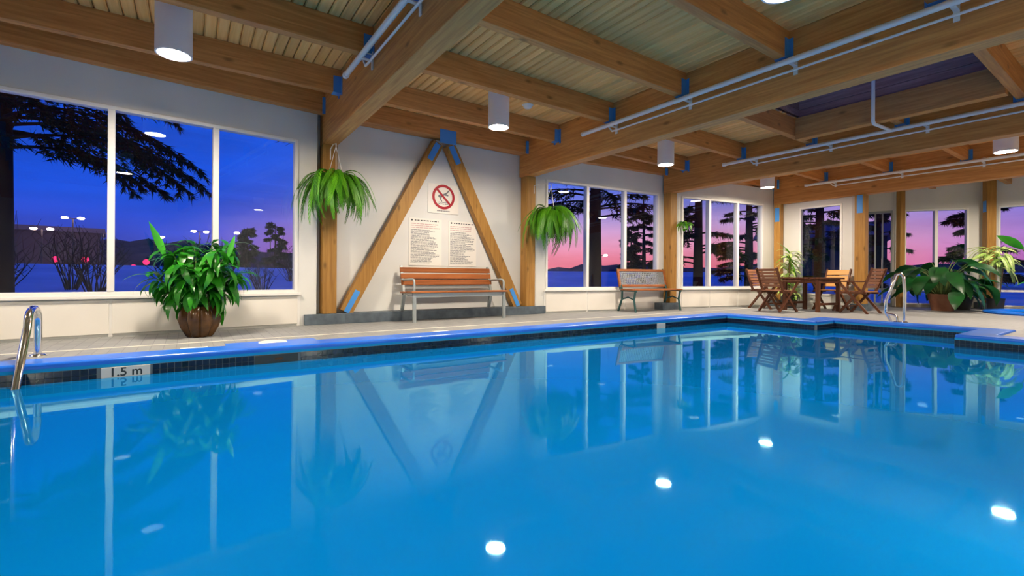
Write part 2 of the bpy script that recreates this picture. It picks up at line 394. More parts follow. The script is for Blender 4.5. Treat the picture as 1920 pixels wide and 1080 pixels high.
while x < X1+.3:
    for key in (('n', 's') if SKY[0]-.06 < x < SKY[1]+.06 else ('f',)):
        put('plank', pm[key], None, ceil, (x, 0, ZC+rng.uniform(-.0015, .0015)))
    x += PW
# skylight well with dark boards and a glazed top
sk = empty('window_1', (0, 0, 0), label='glazed skylight over a deep well lined with dark boards', kind='structure')
ZT = 4.4
z = ZC
k = 0
while z < ZT-.02:
    z1 = min(z+.14, ZT)
    for a, b_ in (((SKY[1], SKY[2], z), (SKY[1]+.03, SKY[3], z1-.006)), ((SKY[0]-.03, SKY[2], z), (SKY[0], SKY[3], z1-.006)), ((SKY[0], SKY[2]-.03, z), (SKY[1], SKY[2], z1-.006)), ((SKY[0], SKY[3], z), (SKY[1], SKY[3]+.03, z1-.006))):
        MB().box(a, b_).build('board', 'dark_board', sk)
    z = z1
fr = MB()
for x in (SKY[0], (SKY[0]+SKY[1])/2, SKY[1]): fr.box((x-.04, SKY[2]-.04, ZT), (x+.04, SKY[3]+.04, ZT+.06))
fr.box((SKY[0], SKY[2]-.04, ZT), (SKY[1], SKY[2]+.04, ZT+.055)).box((SKY[0], SKY[3]-.04, ZT), (SKY[1], SKY[3]+.04, ZT+.055))
fr.build('frame', 'frame_white', sk)
for s_ in (0, 1): MB().box((SKY[0]+s_*1.03, SKY[2], ZT+.02), (SKY[0]+1.03+s_*1.03, SKY[3], ZT+.028)).build('pane', 'glass', sk)
shell = MB().box((SKY[0]-.08, SKY[2]-.08, ZC+.2), (SKY[0]-.03, SKY[3]+.08, ZT)).box((SKY[1]+.03, SKY[2]-.08, ZC+.2), (SKY[1]+.08, SKY[3]+.08, ZT)).box((SKY[0]-.08, SKY[2]-.08, ZC+.2), (SKY[1]+.08, SKY[2]-.03, ZT)).box((SKY[0]-.08, SKY[3]+.03, ZC+.2), (SKY[1]+.08, SKY[3]+.08, ZT))
shell.build('kerb', 'roof_dark', sk)

# ------------------------------------------------------------------ walls and windows
WN = [1]; DN = [0]
def wall(name, p, q, opens, label, mname='wall_paint', th=.16, top=ZC+.03, panels=False, lift=0, rail=None):
    """p->q seen from inside left to right; opens = [(u0,u1,z0,z1,[mullion us])]"""
    dx, dy = q[0]-p[0], q[1]-p[1]; Lw = math.hypot(dx, dy); rz = math.atan2(dy, dx)
    mb = MB(); u = 0
    for (a, b_, z0, z1, ms) in opens:
        if a > u: mb.box((u, 0, 0), (a, th, top))
        mb.box((a, 0, z1), (b_, th, top))
        if z0 > 0: mb.box((a, 0, 0), (b_, th, z0))
        u = b_
    if u < Lw: mb.box((u, 0, 0), (Lw, th, top))
    w = tag(mb.build(name, mname, loc=(*p, 0), rot=(0, 0, rz)), label, kind='structure')
    for (a, b_, z0, z1, ms) in opens:
        WN[0] += 1
        win = empty('window_%d' % WN[0], (*p, 0), rz, kind='structure', label='white framed window in the '+label)
        f = .045
        MB().box((a, -.02, z0), (a+f, .09, z1)).box((b_-f, -.02, z0), (b_, .09, z1)).box((a+f, -.02, z1-f), (b_-f, .09, z1)).box((a+f, -.02, z0), (b_-f, .09, z0+f)).build('frame', 'frame_white', win, bevel=.006)
        if z0 > .3: MB().box((a-.04, -.06, z0-.035), (b_+.04, .0, z0+.004)).build('sill', 'frame_white', win, bevel=.008)
        edges = [a+f] + [x for m_ in ms for x in (m_-.033, m_+.033)] + [b_-f]
        for m_ in ms: MB().box((m_-.033, -.025, z0+f), (m_+.033, .09, z1-f)).build('mullion', 'frame_white', win, bevel=.006)
        for i in range(0, len(edges), 2):
            zz = [z0+f, z1-f]
            if rail: zz = [z0+f, rail-.025, rail+.025, z1-f]; MB().box((edges[i], -.01, rail-.025), (edges[i+1], .07, rail+.025)).build('rail', 'frame_white', win)
            for j in range(0, len(zz), 2):
                MB().box((edges[i], .03, zz[j]), (edges[i+1], .038, zz[j+1])).build('pane', 'glass', win)
        if panels:
            es = [a-.01] + ms + [b_+.01]
            for i in range(len(es)-1):
                MB().box((es[i]+.012, -.022, .03), (es[i+1]-.012, 0, z0-.05)).build('panel', 'panel_white', w, bevel=.005)
            for e in es: MB().box((e-.02, -.012, .0), (e+.02, 0, z0-.04)).build('batten', 'frame_white', w)
    return w, rz, Lw
wall('wall_left', P0, P1, [(.86, 6.872, .46, 2.60, [1.89, 2.89, 3.89, 4.89, 5.893])], 'long white window wall left of the braced bay', panels=True)
wall('wall_left_middle', C2a, C2b, [], 'plain cream wall behind the crossed timber braces and bench')
MB().box((1.42, 7.10, 0), (1.5, 7.44, ZC)).build('wall_left_return', 'wall_paint'); tag(bpy.data.objects['wall_left_return'], 'short return where the window wall meets the braced wall', kind='structure')
c3 = math.cos(math.atan2(P4[1]-P3[1], P4[0]-P3[0])); c4 = math.cos(math.atan2(P5[1]-P4[1], P5[0]-P4[0]))
wall('wall_left_far', P3, P4, [((5.67-P3[0])/c3, (8.67-P3[0])/c3, .46, 2.60, [(6.675-P3[0])/c3, (7.68-P3[0])/c3])], 'white window wall behind the mesh backed bench', panels=True)
wall('wall_left_farthest', P4, P5, [((9.35-P4[0])/c4, (12.02-P4[0])/c4, .46, 2.60, [(10.207-P4[0])/c4, (11.127-P4[0])/c4])], 'white window wall just left of the dining table', panels=True)
wall('wall_end', P5, P6, [(.56, 1.49, .30, 2.47, [])], 'cream end wall behind the dining table')
wall('wall_end_return', P6, P7, [], 'cream side wall hidden behind the end wall')
wall('wall_far', P8, P9, [(.19, 1.52, .05, 2.50, [.86])], 'cream wall behind the large leafy pot plants', rail=.44)
wall('wall_right', P9, P10, [(.30, 2.75, .05, 2.50, [1.55])], 'cream wall at the far right of the photo', rail=.44)
wall('wall_right_near', P10, (16.75, Y0), [], 'cream wall right of the photo beyond the spa')
wall('wall_back', (16.75, Y0), (X0, Y0), [], 'cream wall behind the photographer')
wall('wall_west', (X0, Y0), P0, [], 'cream wall left of the photographer')
# glazed door
dx, dy = P8[0]-P7[0], P8[1]-P7[1]; Ld = math.hypot(dx, dy); rz = math.atan2(dy, dx)
dw = tag(MB().box((0, 0, 2.5), (Ld, .16, ZC+.03)).box((0, 0, 0), (.04, .16, 2.5)).box((Ld-.05, 0, 0), (Ld, .16, 2.5)).build('wall_door', 'wall_paint', loc=(*P7, 0), rot=(0, 0, rz)), 'cream wall strip around the glazed door', kind='structure')
dr = empty('door_1', (*P7, 0), rz, kind='structure', label='narrow glazed door with silver frame left of the leafy pot plants')
d = MB()
for u in (.04, .20, .35, Ld-.085): d.box((u, .02, .0), (u+.035, .08, 2.48))
d.box((.04, .02, 2.44), (Ld-.05, .08, 2.5)).box((.04, .02, 0), (Ld-.05, .08, .08)).box((.04, .02, .42), (Ld-.05, .08, .47))
df_ = d.build('frame', 'grey_metal', dr)
for a, b_ in ((.075, .20), (.235, .35), (.385, Ld-.085)): MB().box((a, .045, .08), (b_, .053, 2.44)).build('pane', 'glass', dr)
MB().tube([(.36, -.02, .85), (.36, -.02, 1.25)], .012).build('handle', 'steel', df_)

# slate kerb blocks under the braced wall and under single posts
kb = empty('baseboard_left', (0, 0, 0), kind='structure', label='dark grey slate kerb under the braced wall')
x = 1.33
while x < 5.6:
    MB().box((x, 7.02, 0), (min(x+.56, 5.66)-.008, 7.28, .15)).build('block', 'slate', kb, bevel=.006); x += .5475
def kerb(name, c, s, label, rz=0):
    tag(MB().box((-s[0]/2, -s[1]/2, 0), (s[0]/2, s[1]/2, .15)).build(name, 'slate', loc=(*c, 0), rot=(0, 0, rz), bevel=.006), label, kind='structure')
kerb('baseboard_far', (8.80, 6.60), (.55, .24), 'slate block under the post right of the mesh bench', -.1)
kerb('baseboard_end', (12.42, 4.16), (.34, .30), 'slate block under the post right of the dining table')
kerb('baseboard_corner', (12.38, 5.98), (.26, .26), 'slate block under the corner post left of the dining table')
kerb('baseboard_right', (16.02, 2.78), (.34, .30), 'slate block under the far right post', -.9)

# ------------------------------------------------------------------ timber frame
BEAMS = [B0+BS*k for k in range(-1, 4)]
BY = [6.95, 7.25, 7.25, 6.70, 6.05]
bl = ['heavy timber main beam out of frame left of the near lamp', 'heavy timber main beam nearest the camera running to the left fern post', 'heavy timber main beam in the middle running to the second fern post',
      'third heavy timber main beam, beyond the skylight', 'farthest heavy timber main beam above the dining table']
for x, y1, lb in zip(BEAMS, BY, bl):
    b = MB().box((-.1, Y0, ZB), (.1, y1, ZC)).build('ceiling_beam', 'timber_y', loc=(x, 0, 0), bevel=.008); tag(b, lb, 'beam', 'main ceiling beams')
# joists
bays = [('in the bay left of the nearest main beam', BEAMS[0]+.1, BEAMS[1]-.1), ('in the bay between the two fern posts', BEAMS[1]+.1, BEAMS[2]-.1),
        ('in the skylight bay', BEAMS[2]+.1, BEAMS[3]-.1), ('in the bay before the farthest main beam', BEAMS[3]+.1, BEAMS[4]-.1), ('beyond the farthest main beam', BEAMS[4]+.1, 16.7)]
def hanger(par, x, y, sgn):
    mb = MB(); t_ = .006; x0, x1 = (x, x+sgn*.11)
    mb.box((x0, y-.05-t_, ZJ-t_), (x1, y-.05, ZJ+.20)).box((x0, y+.05, ZJ-t_), (x1, y+.05+t_, ZJ+.20)).box((x0, y-.05, ZJ-t_), (x1, y+.05, ZJ))
    mb.box((x0, y-.085, ZJ-.02), (x0+sgn*.006, y-.05, ZJ+.21)).box((x0, y+.05, ZJ-.02), (x0+sgn*.006, y+.085, ZJ+.21))
    mb.build('hanger_bracket', 'bracket_blue', par)
for bi, (bn, xa, xb) in enumerate(bays):
    for k in range(1, 9):
        y = 7.367-1.2346*k
        if bi == 4 and y > 4.6: continue
        a, b_ = xa, xb
        if bi == 2 and k == 4: a = 8.20
        j = empty('ceiling_joist', ((a+b_)/2, y, ZJ), 0, '%s timber joist from the window wall, %s' % (ORD[k-1], bn), 'joist', 'ceiling joists')
        w_ = (b_-a)/2
        MB().box((-w_, -.05, 0), (w_, .05, ZC-ZJ)).build('timber', 'timber_x', j, bevel=.005)
        for s_, xx in ((1, -w_), (-1, w_)):
            if bi == 4 and s_ == -1: continue
            hb = MB(); t_ = .006
            x0, x1 = xx, xx+s_*.10
            hb.box((x0, -.05-t_, -t_), (x1, -.05, .20)).box((x0, .05, -t_), (x1, .05+t_, .20)).box((x0, -.05, -t_), (x1, .05, 0))
            hb.box((x0, -.09, -.03), (x0+s_*.006, -.05, .21)).box((x0, .05, -.03), (x0+s_*.006, .09, .21))
            hb.build('hanger_bracket', 'bracket_blue', j)
# trimmer beside the skylight
h_ = tag(MB().box((8.05, 1.24, 2.95), (8.20, 3.61, ZC)).build('skylight_trimmer', 'timber_y', bevel=.006), 'timber trimmer along the far side of the dark skylight', 'beam')
h2_ = tag(MB().box((5.97, 1.24, 2.95), (6.04, 3.61, ZC)).build('skylight_trimmer', 'timber_y', bevel=.006), 'timber trimmer along the near side of the dark skylight', 'beam')
# edge beams along the walls
def edge(p, q, off, label, w=.14):
    p = Vector((*p, 0)); q = Vector((*q, 0)); t_ = (q-p).normalized(); n_ = Vector((-t_.y, t_.x, 0))
    e = empty('edge_beam', p+n_*off, math.atan2(t_.y, t_.x), label, 'beam', 'beams along the top of the walls')
    Lw = (q-p).length
    MB().box((.0, -w/2, ZJ), (Lw, w/2, ZC)).build('timber', 'timber_x', e, bevel=.005)
    for u, s_ in ((.0, 1), (Lw, -1)):
        MB().box((u, -w/2-.03, ZJ-.02), (u+s_*.05, -w/2-.002, ZC-.08)).build('hanger_bracket', 'bracket_blue', e)
edge((-1.83, 6.795), (1.569, 7.10), -.072, 'edge beam on top of the left window wall')
edge((1.769, 7.11), (5.169, 7.11), 0, 'edge beam above the braced cream wall', .26)
edge((5.369, 7.09), (8.769, 6.745), -.072, 'edge beam above the windows behind the mesh bench')
edge((8.969, 6.71), (12.369, 6.07), -.072, 'edge beam above the windows left of the dining table')
# posts
def post(x, y, z0, z1, label, s=.2, rz=0, bracket=None):
    p = empty('timber_post', (x, y, z0), rz, label, 'post', 'timber posts along the walls')
    MB().box((-s/2, -s/2, 0), (s/2, s/2, z1-z0)).build('timber', 'timber_z', p, bevel=.008)
    if bracket:
        zb, zt = bracket; MB().box((-s/2-.008, -.055, zb-z0), (-s/2, .055, zt-z0)).build('bracket_plate', 'bracket_blue', p)
post(1.669, 7.15, .15, ZB, 'timber post behind the left hanging fern')
post(5.295, 7.13, .15, ZB, 'timber post behind the right hanging fern')
post(8.87, 6.59, .15, ZB, 'timber post to the right of the mesh backed bench', rz=-.1)
post(12.38, 5.93, .15, ZB, 'corner timber post left of the dining table', s=.16, bracket=(2.15, 2.5))
post(12.40, 4.15, .15, ZB, 'timber post right of the dining table', s=.2, bracket=(2.18, 2.58))
post(14.93, 4.15, 0, ZC, 'slim timber post right of the glazed door', s=.13, rz=-.6)
post(15.95, 2.72, .15, ZC, 'timber post behind the pale feathery plant', s=.18, rz=-.9, bracket=(2.35, 2.62))
# diagonal braces
def brace(a, b, label):
    e = empty('diagonal_brace', a, 0, label, 'brace', 'diagonal braces on the cream wall')
    a_ = Vector((0, 0, 0)); b_ = Vector(b)-Vector(a); t_ = b_.normalized()
    MB().bar(a_, b_, .19, .13, up=(0, -1, 0)).build('timber', 'timber_z', e)
    up = (0, -1, 0)
    MB().bar(a_+t_*.0+Vector((0, -.07, 0)), a_+t_*.36+Vector((0, -.07, 0)), .08, .008, up).build('foot_plate', 'bracket_blue', e)
    MB().bar(b_-t_*.34+Vector((0, -.07, 0)), b_-t_*.02+Vector((0, -.07, 0)), .10, .008, up).build('top_plate', 'bracket_blue', e)
    return e
b1 = brace((1.92, 7.17, .16), (3.41, 7.17, 2.93), 'left leg of the wooden A brace on the cream wall')
b2 = brace((5.06, 7.17, .16), (3.63, 7.17, 2.93), 'right leg of the wooden A brace on the cream wall')
tag(MB().box((3.37, 6.968, 2.90), (3.67, 6.978, 3.13)).build('gusset_plate', 'bracket_blue', bevel=.003), 'blue steel gusset plate at the peak of the A brace', 'plate')

# ------------------------------------------------------------------ pipes along the beams
def pipe_run(x, z, y_start, label, branch=None):
    e = empty('sprinkler_pipe', (x, y_start, z), 0, label, 'pipe', 'white pipes along the beams')
    ln = y_start-Y0-.05
    mp_ = MB().tube([(0, 0, 0), (0, -ln, 0)], .03, 10).build('main_pipe', 'pipe_white', e)
    MB().tube([(0, 0, 0), (0, .06, 0)], .036, 10).build('end_cap', 'pipe_white', mp_)
    MB().tube([(.05, -.45, -.0), (.05, -.52, -.085), (.05, -.58, -.09), (.05, -ln, -.09)], .013, 8).build('conduit', 'pipe_white', e)
    y = -.55
    cl = MB().box((.0, -.02, -.035), (.115, .02, -.025)).box((.0, -.02, .025), (.115, .02, .035)).box((.105, -.02, -.12), (.118, .02, .06)).mesh('clamp'); cl.materials.append(MATS['pipe_white'])
    while y > -ln:
        put('clamp', cl, None, mp_, (0, y, 0)); y -= 1.234
    return e
p1 = pipe_run(BEAMS[1]-.22, 2.98, 5.40, 'white pipe and conduit on the nearest main beam')
p2 = pipe_run(BEAMS[2]-.22, 2.94, 5.33, 'white pipe and conduit on the middle main beam')
p3 = pipe_run(BEAMS[3]-.22, 2.94, 5.15, 'white pipe and conduit on the third main beam with a riser')
p4 = pipe_run(BEAMS[4]-.22, 2.96, 5.20, 'white pipe and conduit on the farthest main beam')
MB().tube([(0, -2.62, .0), (-.66, -2.62, -.03), (-.70, -2.62, .0), (-.70, -2.62, .62)], .024, 10).build('riser', 'pipe_white', p3)
MB().lathe([(.0, .66), (.05, .655), (.05, .64), (.02, .62)], 12, (-.70, -2.62, 0)).build('sprinkler_head', 'pipe_white', p3)
# smoke detector
sd = empty('smoke_detector', (4.19, 5.67, ZC), 0, 'small white smoke detector on the board ceiling', 'detector')
MB().lathe([(0, -.05), (.05, -.048), (.065, -.03), (.07, 0)], 20).build('housing', 'pipe_white', sd)
MB().lathe([(0, -.003), (.085, -.003), (.085, 0)], 20).build('base', 'pipe_white', sd)

# ------------------------------------------------------------------ ceiling lamps
def lamp(x, y, label):
    e = empty('cylinder_lamp', (x, y, 2.743), 0, label, 'lamp', 'white cylinder lamps on the ceiling')
    hsg = MB().lathe([(.128, .03), (.128, .0), (.145, .0), (.145, .5), (.0, .5)], 28).build('housing', 'lamp_body', e)
    MB().lathe([(.06, .5), (.06, ZC-2.743)], 16).build('canopy', 'lamp_body', e)
    MB().disc((0, 0, .012), .128, 28, flip=True).build('lens', 'lamp_lens', hsg)
for x, y, lb in [(-.13, 5.36, 'large near white cylinder lamp above the left window'), (3.47, 5.36, 'white cylinder lamp above the bench with the poster wall'),
                 (7.07, 5.36, 'white cylinder lamp above the mesh backed bench'), (10.67, 5.36, 'small far white cylinder lamp left of the dining table'),
                 (10.67, 1.64, 'white cylinder lamp at the far right above the pool steps'), (-3.73, 5.36, 'white cylinder lamp beyond the left edge of the photo'),
                 (-.13, 1.64, 'white cylinder lamp nearly above the photographer'), (3.47, 1.64, 'white cylinder lamp above the middle of the pool'),
                 (3.47, -2.1, 'white cylinder lamp behind the photographer'), (10.67, -2.1, 'white cylinder lamp right of the photo over the near deck'),
                 (14.2, 1.7, 'white cylinder lamp above the spa')]:
    lamp(x, y, lb)
# added fill lamps unseen in the near pool wall, brightening water and ceiling
for x, lb in [(-2.0, 'underwater fill lamp added unseen in the near pool wall, leftmost'), (2.0, 'underwater fill lamp added unseen in the near pool wall below the camera'), (6.0, 'underwater fill lamp added unseen in the near pool wall, rightmost')]:
    e = empty('pool_fill_lamp', (x, -.15, -.7), 0, lb, 'lamp', 'added underwater fill lamps'); e.rotation_euler = (-PI/2, 0, 0)
    rm = MB().lathe([(.13, .02), (.15, .02), (.155, .0)], 24).build('rim', 'steel', e)
    MB().disc((0, 0, .012), .13, 24).build('lens', 'pool_fill_lens', rm)

# ------------------------------------------------------------------ pool fittings
ld = empty('pool_ladder', (-1.04, 5.1, 0), 0, 'chrome pool ladder with curved grab rails at the left edge', 'ladder')
for dx_ in (0, -.5):
    pts = [(dx_-.02, .47, 0), (dx_-.02, .47, .2)]
    for k in range(11):
        a = PI*k/10; pts.append((dx_-.02+.01*k/10, .29+.18*math.cos(a), .31+.12*math.sin(a)-.03*k/10))
    pts += [(dx_+.0, -.06, .12), (dx_+.015, -.32, -.15), (dx_+.015, -.37, -.3), (dx_+.015, -.37, -1.05)]
    gr_ = MB().tube(pts, .027, 12).build('grab_rail', 'steel', ld)
    MB().lathe([(.0, .022), (.045, .02), (.06, .006), (.06, 0)], 20, (dx_-.02, .47, 0)).build('flange', 'steel', gr_)
for zz in (-.35, -.62, -.89): MB().box((-.48, -.42, zz-.015), (.01, -.33, zz+.015)).build('tread', 'steel', ld, bevel=.008)
hr = empty('pool_handrail', (9.62, 2.62, 0), 0, 'silver metal handrail at the pool steps on the right', 'handrail')
MB().tube([(0, 0, 0), (0, -.005, .5), (0, .01, .74), (0, .05, .80), (-.03, .1, .78), (-.06, .16, .55), (-.09, .22, .35), (-.09, .22, .15), (-.07, .18, .06), (-.07, .16, .0)], .024, 10).build('rail', 'steel', hr)
MB().tube([(-.12, .06, 0), (-.12, .06, .09), (-.12, .10, .12), (-.10, .19, .13), (-.09, .22, .16)], .018, 8).build('lower_bar', 'steel', hr)
for px, py in ((0, 0), (-.12, .06)): MB().lathe([(0, .02), (.04, .018), (.05, .004), (.05, 0)], 16, (px, py, 0)).build('flange', 'steel', hr)
mk = tag(MB().box((MARK[0], 4.915, -.15), (MARK[1], 4.927, -.048)).build('depth_marker', 'marker', bevel=.002), 'grey tile reading 1.5 m in the waterline band', 'tile')
put('lettering', textmesh('1.5 m', .095, 'lettering'), 'ink', mk, ((MARK[0]+MARK[1])/2, 4.9145, -.092), (PI/2, 0, 0))
tag(MB().box((6.29, 4.917, -.15), (6.51, 4.929, -.048)).build('depth_marker', 'marker', bevel=.002), 'pale blank tile in the far waterline band below the mesh bench', 'tile')
skm = empty('skimmer_mouth', (.69, 4.925, -.1), 0, 'dark skimmer slot in the waterline tile band', 'skimmer')
MB().box((-.185, -.008, -.05), (.185, .0, .05)).build('slot_shade', 'ink', skm)  # flat dark plate, its colour stands in for the shade inside the slot
MB().box((-.02, -.012, .0), (.05, -.008, .018)).build('weir_clip', 'pot_brown', skm)
lid = empty('deck_access_cover', (.72, 5.43, .0), 0, 'round cream skimmer lid on a blue patch of deck', 'lid')
MB().box((-.42, -.17, 0), (.42, .12, .006)).build('patch', 'coping', lid)
MB().lathe([(0, .016), (.125, .015), (.135, .006)], 28, (.0, -.02, 0)).build('cover', 'cover_white', lid)
tag(MB().box((-.1, -.05, 0), (.12, .04, .007)).build('deck_tile', 'cover_white', loc=(.03, 5.38, 0), bevel=.002), 'pale rectangular tile set in the deck near the brown pot', 'tile')
tag(MB().box((-.1, -.04, 0), (.1, .04, .007)).build('deck_tile', 'cover_white', loc=(2.64, 5.40, 0), bevel=.002), 'pale rectangular tile set in the deck in front of the bench', 'tile')

# ------------------------------------------------------------------ signs
WY = 7.279
sg = empty('prohibition_sign', (3.585, WY, 2.03), 0, 'white no diving sign with red ring on the cream wall', 'sign')
sgb = MB().box((-.29, -.012, -.25), (.29, 0, .25)).build('board', 'paper', sg, bevel=.003)
ring = MB(); n = 48; vs = []
for rr in (.168, .212):
    for yy in (-.0135, -.0155): vs += [(rr*math.cos(2*PI*k/n), yy, .035+rr*math.sin(2*PI*k/n)) for k in range(n)]
fs = []
for k in range(n):
    k2 = (k+1) % n
    fs += [(n+k, n+k2, 3*n+k2, 3*n+k), (k, n+k, n+k2, k2), (2*n+k, 2*n+k2, 3*n+k2, 3*n+k)]
ring.add(vs, fs)
ring.bar((-.14, -.0165, .175), (.14, -.0165, -.105), .036, .003, up=(0, -1, 0)); ring.build('red_ring', 'red_ink', sgb)
def flat(pts, y0=-.0125, y1=-.0145):
    k = len(pts); return MB().add([(x, y1, z) for x, z in pts] + [(x, y0, z) for x, z in pts], [tuple(range(k)), tuple(range(2*k-1, k-1, -1))] + [(i, (i+1) % k, k+(i+1) % k, k+i) for i in range(k)])
fig = MB()
def limb(a, b_, w): fig.bar((a[0], -.0135, a[1]), (b_[0], -.0135, b_[1]), w, .002, up=(0, -1, 0))
limb((-.03, .06), (.055, .10), .03); limb((.055, .10), (.10, .15), .022); limb((.02, .075), (.09, .065), .02); limb((-.03, .06), (-.06, .0), .022); limb((-.06, .0), (-.03, -.045), .018)
hd = [(-.075+.025*math.cos(2*PI*k/12), .045+.025*math.sin(2*PI*k/12)) for k in range(12)]
fig.v += []; h2 = flat(hd); fig.add(h2.v, h2.f)
fig.build('diver_figure', 'grey_ink', sgb)
wv = MB()
for zz in (-.065, -.09):
    for k in range(8): wv.bar((-.1+k*.024, -.0135, zz+.008*(k % 2)), (-.1+(k+1)*.024, -.0135, zz+.008*((k+1) % 2)), .010, .002, up=(0, -1, 0))
wv.build('water_lines', 'grey_ink', sgb)
cap = MB(); rng = random.Random(2); x = -.12
while x < .12:
    w_ = rng.uniform(.008, .02); cap.box((x, -.0135, -.215), (x+w_, -.0125, -.195)); x += w_+.006
cap.build('caption_line', 'grey_ink', sgb)
def poster(x0, x1, z0, z1, label, seed):
    w_, h_ = x1-x0, z1-z0; e = empty('rules_poster', (x0, WY, z0), 0, label, 'poster', 'printed rule posters')
    sh = MB().box((0, -.008, 0), (w_, 0, h_)).build('sheet', 'paper', e, bevel=.002)
    rng = random.Random(seed); top = MB(); pk = MB(); tx = MB()
    def line(mb, z, hgt, xa, xb, wmin, wmax, gap):
        x = xa
        while x < xb-.01:
            ww = min(rng.uniform(wmin, wmax), xb-x); mb.box((x, -.0095, z), (x+ww, -.008, z+hgt)); x += ww+gap
    top.add(*(lambda m_: (m_.v, m_.f))(MB().lathe([(0, 0), (.016, 0)], 14)))
    top.v = [(.05+x, -.0095, h_-.035+y) for x, y, z in top.v]
    line(top, h_-.045, .016, .10, w_-.06, .02, .05, .02); top.build('heading', 'ink', sh)
    for k in range(3): line(pk, h_-.10-k*.032, .013, .03, w_-rng.uniform(.03, .12), .02, .09, .010)
    pk.build('red_print', 'pink_ink', sh)
    z = h_-.20
    while z > .03:
        line(tx, z, .009, .03, w_-rng.uniform(.03, .25), .012, .07, .008); z -= .0195
    tx.build('small_print', 'grey_ink', sh)
poster(2.965, 3.555, .88, 1.67, 'larger left sheet of printed rules above the wooden bench', 3)
poster(3.69, 4.24, .88, 1.665, 'narrower right sheet of printed rules above the wooden bench', 4)

# ------------------------------------------------------------------ benches
bn = empty('park_bench', (3.60, 6.86, 0), 0, 'wooden slatted bench with grey metal frame against the cream wall', 'bench')
HL = .87
for k, zz in enumerate((.575, .675, .775)):
    MB().box((-HL+.03, 0, -.042), (HL-.03, .03, .042)).build('back_slat', 'bench_wood', bn, (0, .20+.06*k/2, zz+.03), (-.16, 0, 0), bevel=.006)
for k in range(5):
    MB().box((-HL, -.042, -.014), (HL, .042, .014)).build('seat_slat', 'bench_wood', bn, (0, -.24+.096*k, .462-.004*k), bevel=.005)
for s_ in (-1, 1):
    x = s_*(HL-.06)
    MB().bar((x, -.24, .44), (x, -.25, 0), .05, .035, (0, 1, 0)).build('front_leg', 'grey_metal', bn)
    MB().bar((x, .16, .44), (x, .30, 0), .05, .035, (0, 1, 0)).build('rear_leg', 'grey_metal', bn)
    MB().bar((x, -.26, .425), (x, .20, .425), .05, .04).build('side_rail', 'grey_metal', bn)
    MB().bar((x, .17, .42), (x, .30, .87), .04, .03, (0, 1, 0)).build('back_support', 'grey_metal', bn)
    MB().tube([(x, -.235, .45), (x, -.24, .60), (x, -.22, .645), (x, -.16, .655), (x, .22, .64)], .018, 8).build('armrest', 'grey_metal', bn)
MB().box((-HL+.06, -.25, .38), (HL-.06, -.235, .445)).build('apron', 'grey_metal', bn)
MB().box((-HL+.06, .02, .39), (HL-.06, .05, .44)).build('stretcher', 'grey_metal', bn)
MB().box((-HL+.05, .22, .50), (HL-.05, .235, .55)).build('back_rail', 'grey_metal', bn)

b2 = empty('mesh_bench', (8.05, 6.47, 0), -.09, 'bench with grey mesh back in a red wood frame before far windows', 'bench')
HL = .70
fr = MB()
bk = Euler((-.2, 0, 0))
MB().box((-HL, -.018, -.025), (HL, .018, .025)).build('top_rail', 'bench_wood', b2, (0, .27, .86), (-.2, 0, 0), bevel=.005)
MB().box((-HL, -.018, -.025), (HL, .018, .025)).build('bottom_rail', 'bench_wood', b2, (0, .195, .53), (-.2, 0, 0), bevel=.005)
for s_ in (-1, 1): MB().bar((s_*(HL-.025), .195, .53), (s_*(HL-.025), .27, .86), .05, .034, (0, 1, 0)).build('back_stile', 'bench_wood', b2)
gm = MB()
for k in range(27):
    x = -HL+.06+k*(2*HL-.12)/26; gm.bar((x, .20, .55), (x, .268, .85), .022, .006, (0, 1, 0))
for k in range(9):
    t_ = k/8; gm.bar((-HL+.05, .2+.068*t_, .55+.3*t_), (HL-.05, .2+.068*t_, .55+.3*t_), .022, .006, (0, 1, .2))
tag(gm.build('back_mesh', 'grey_metal', b2), kind='stuff')
for k in range(4): MB().box((-HL, -.045, -.014), (HL, .045, .014)).build('seat_slat', 'bench_wood', b2, (0, -.21+.105*k, .455), bevel=.005)
for s_ in (-1, 1):
    x = s_*(HL-.05)
    MB().tube([(x, -.25, .43), (x, -.22, .40), (x, -.19, .25), (x, -.24, .0)], .022, 8).build('front_leg', 'green_metal', b2)
    MB().tube([(x, .19, .55), (x, .15, .42), (x, .16, .25), (x, .27, .0)], .022, 8).build('rear_leg', 'green_metal', b2)
    MB().tube([(x, -.19, .25), (x, -.02, .30), (x, .16, .25)], .015, 8).build('brace', 'green_metal', b2)
    MB().bar((x, -.26, .43), (x, .19, .43), .04, .03).build('side_rail', 'green_metal', b2)
    MB().bar((x+s_*.03, .18, .45), (x+s_*.03, .30, .90), .02, .03, (0, 1, 0)).build('back_support', 'green_metal', b2)

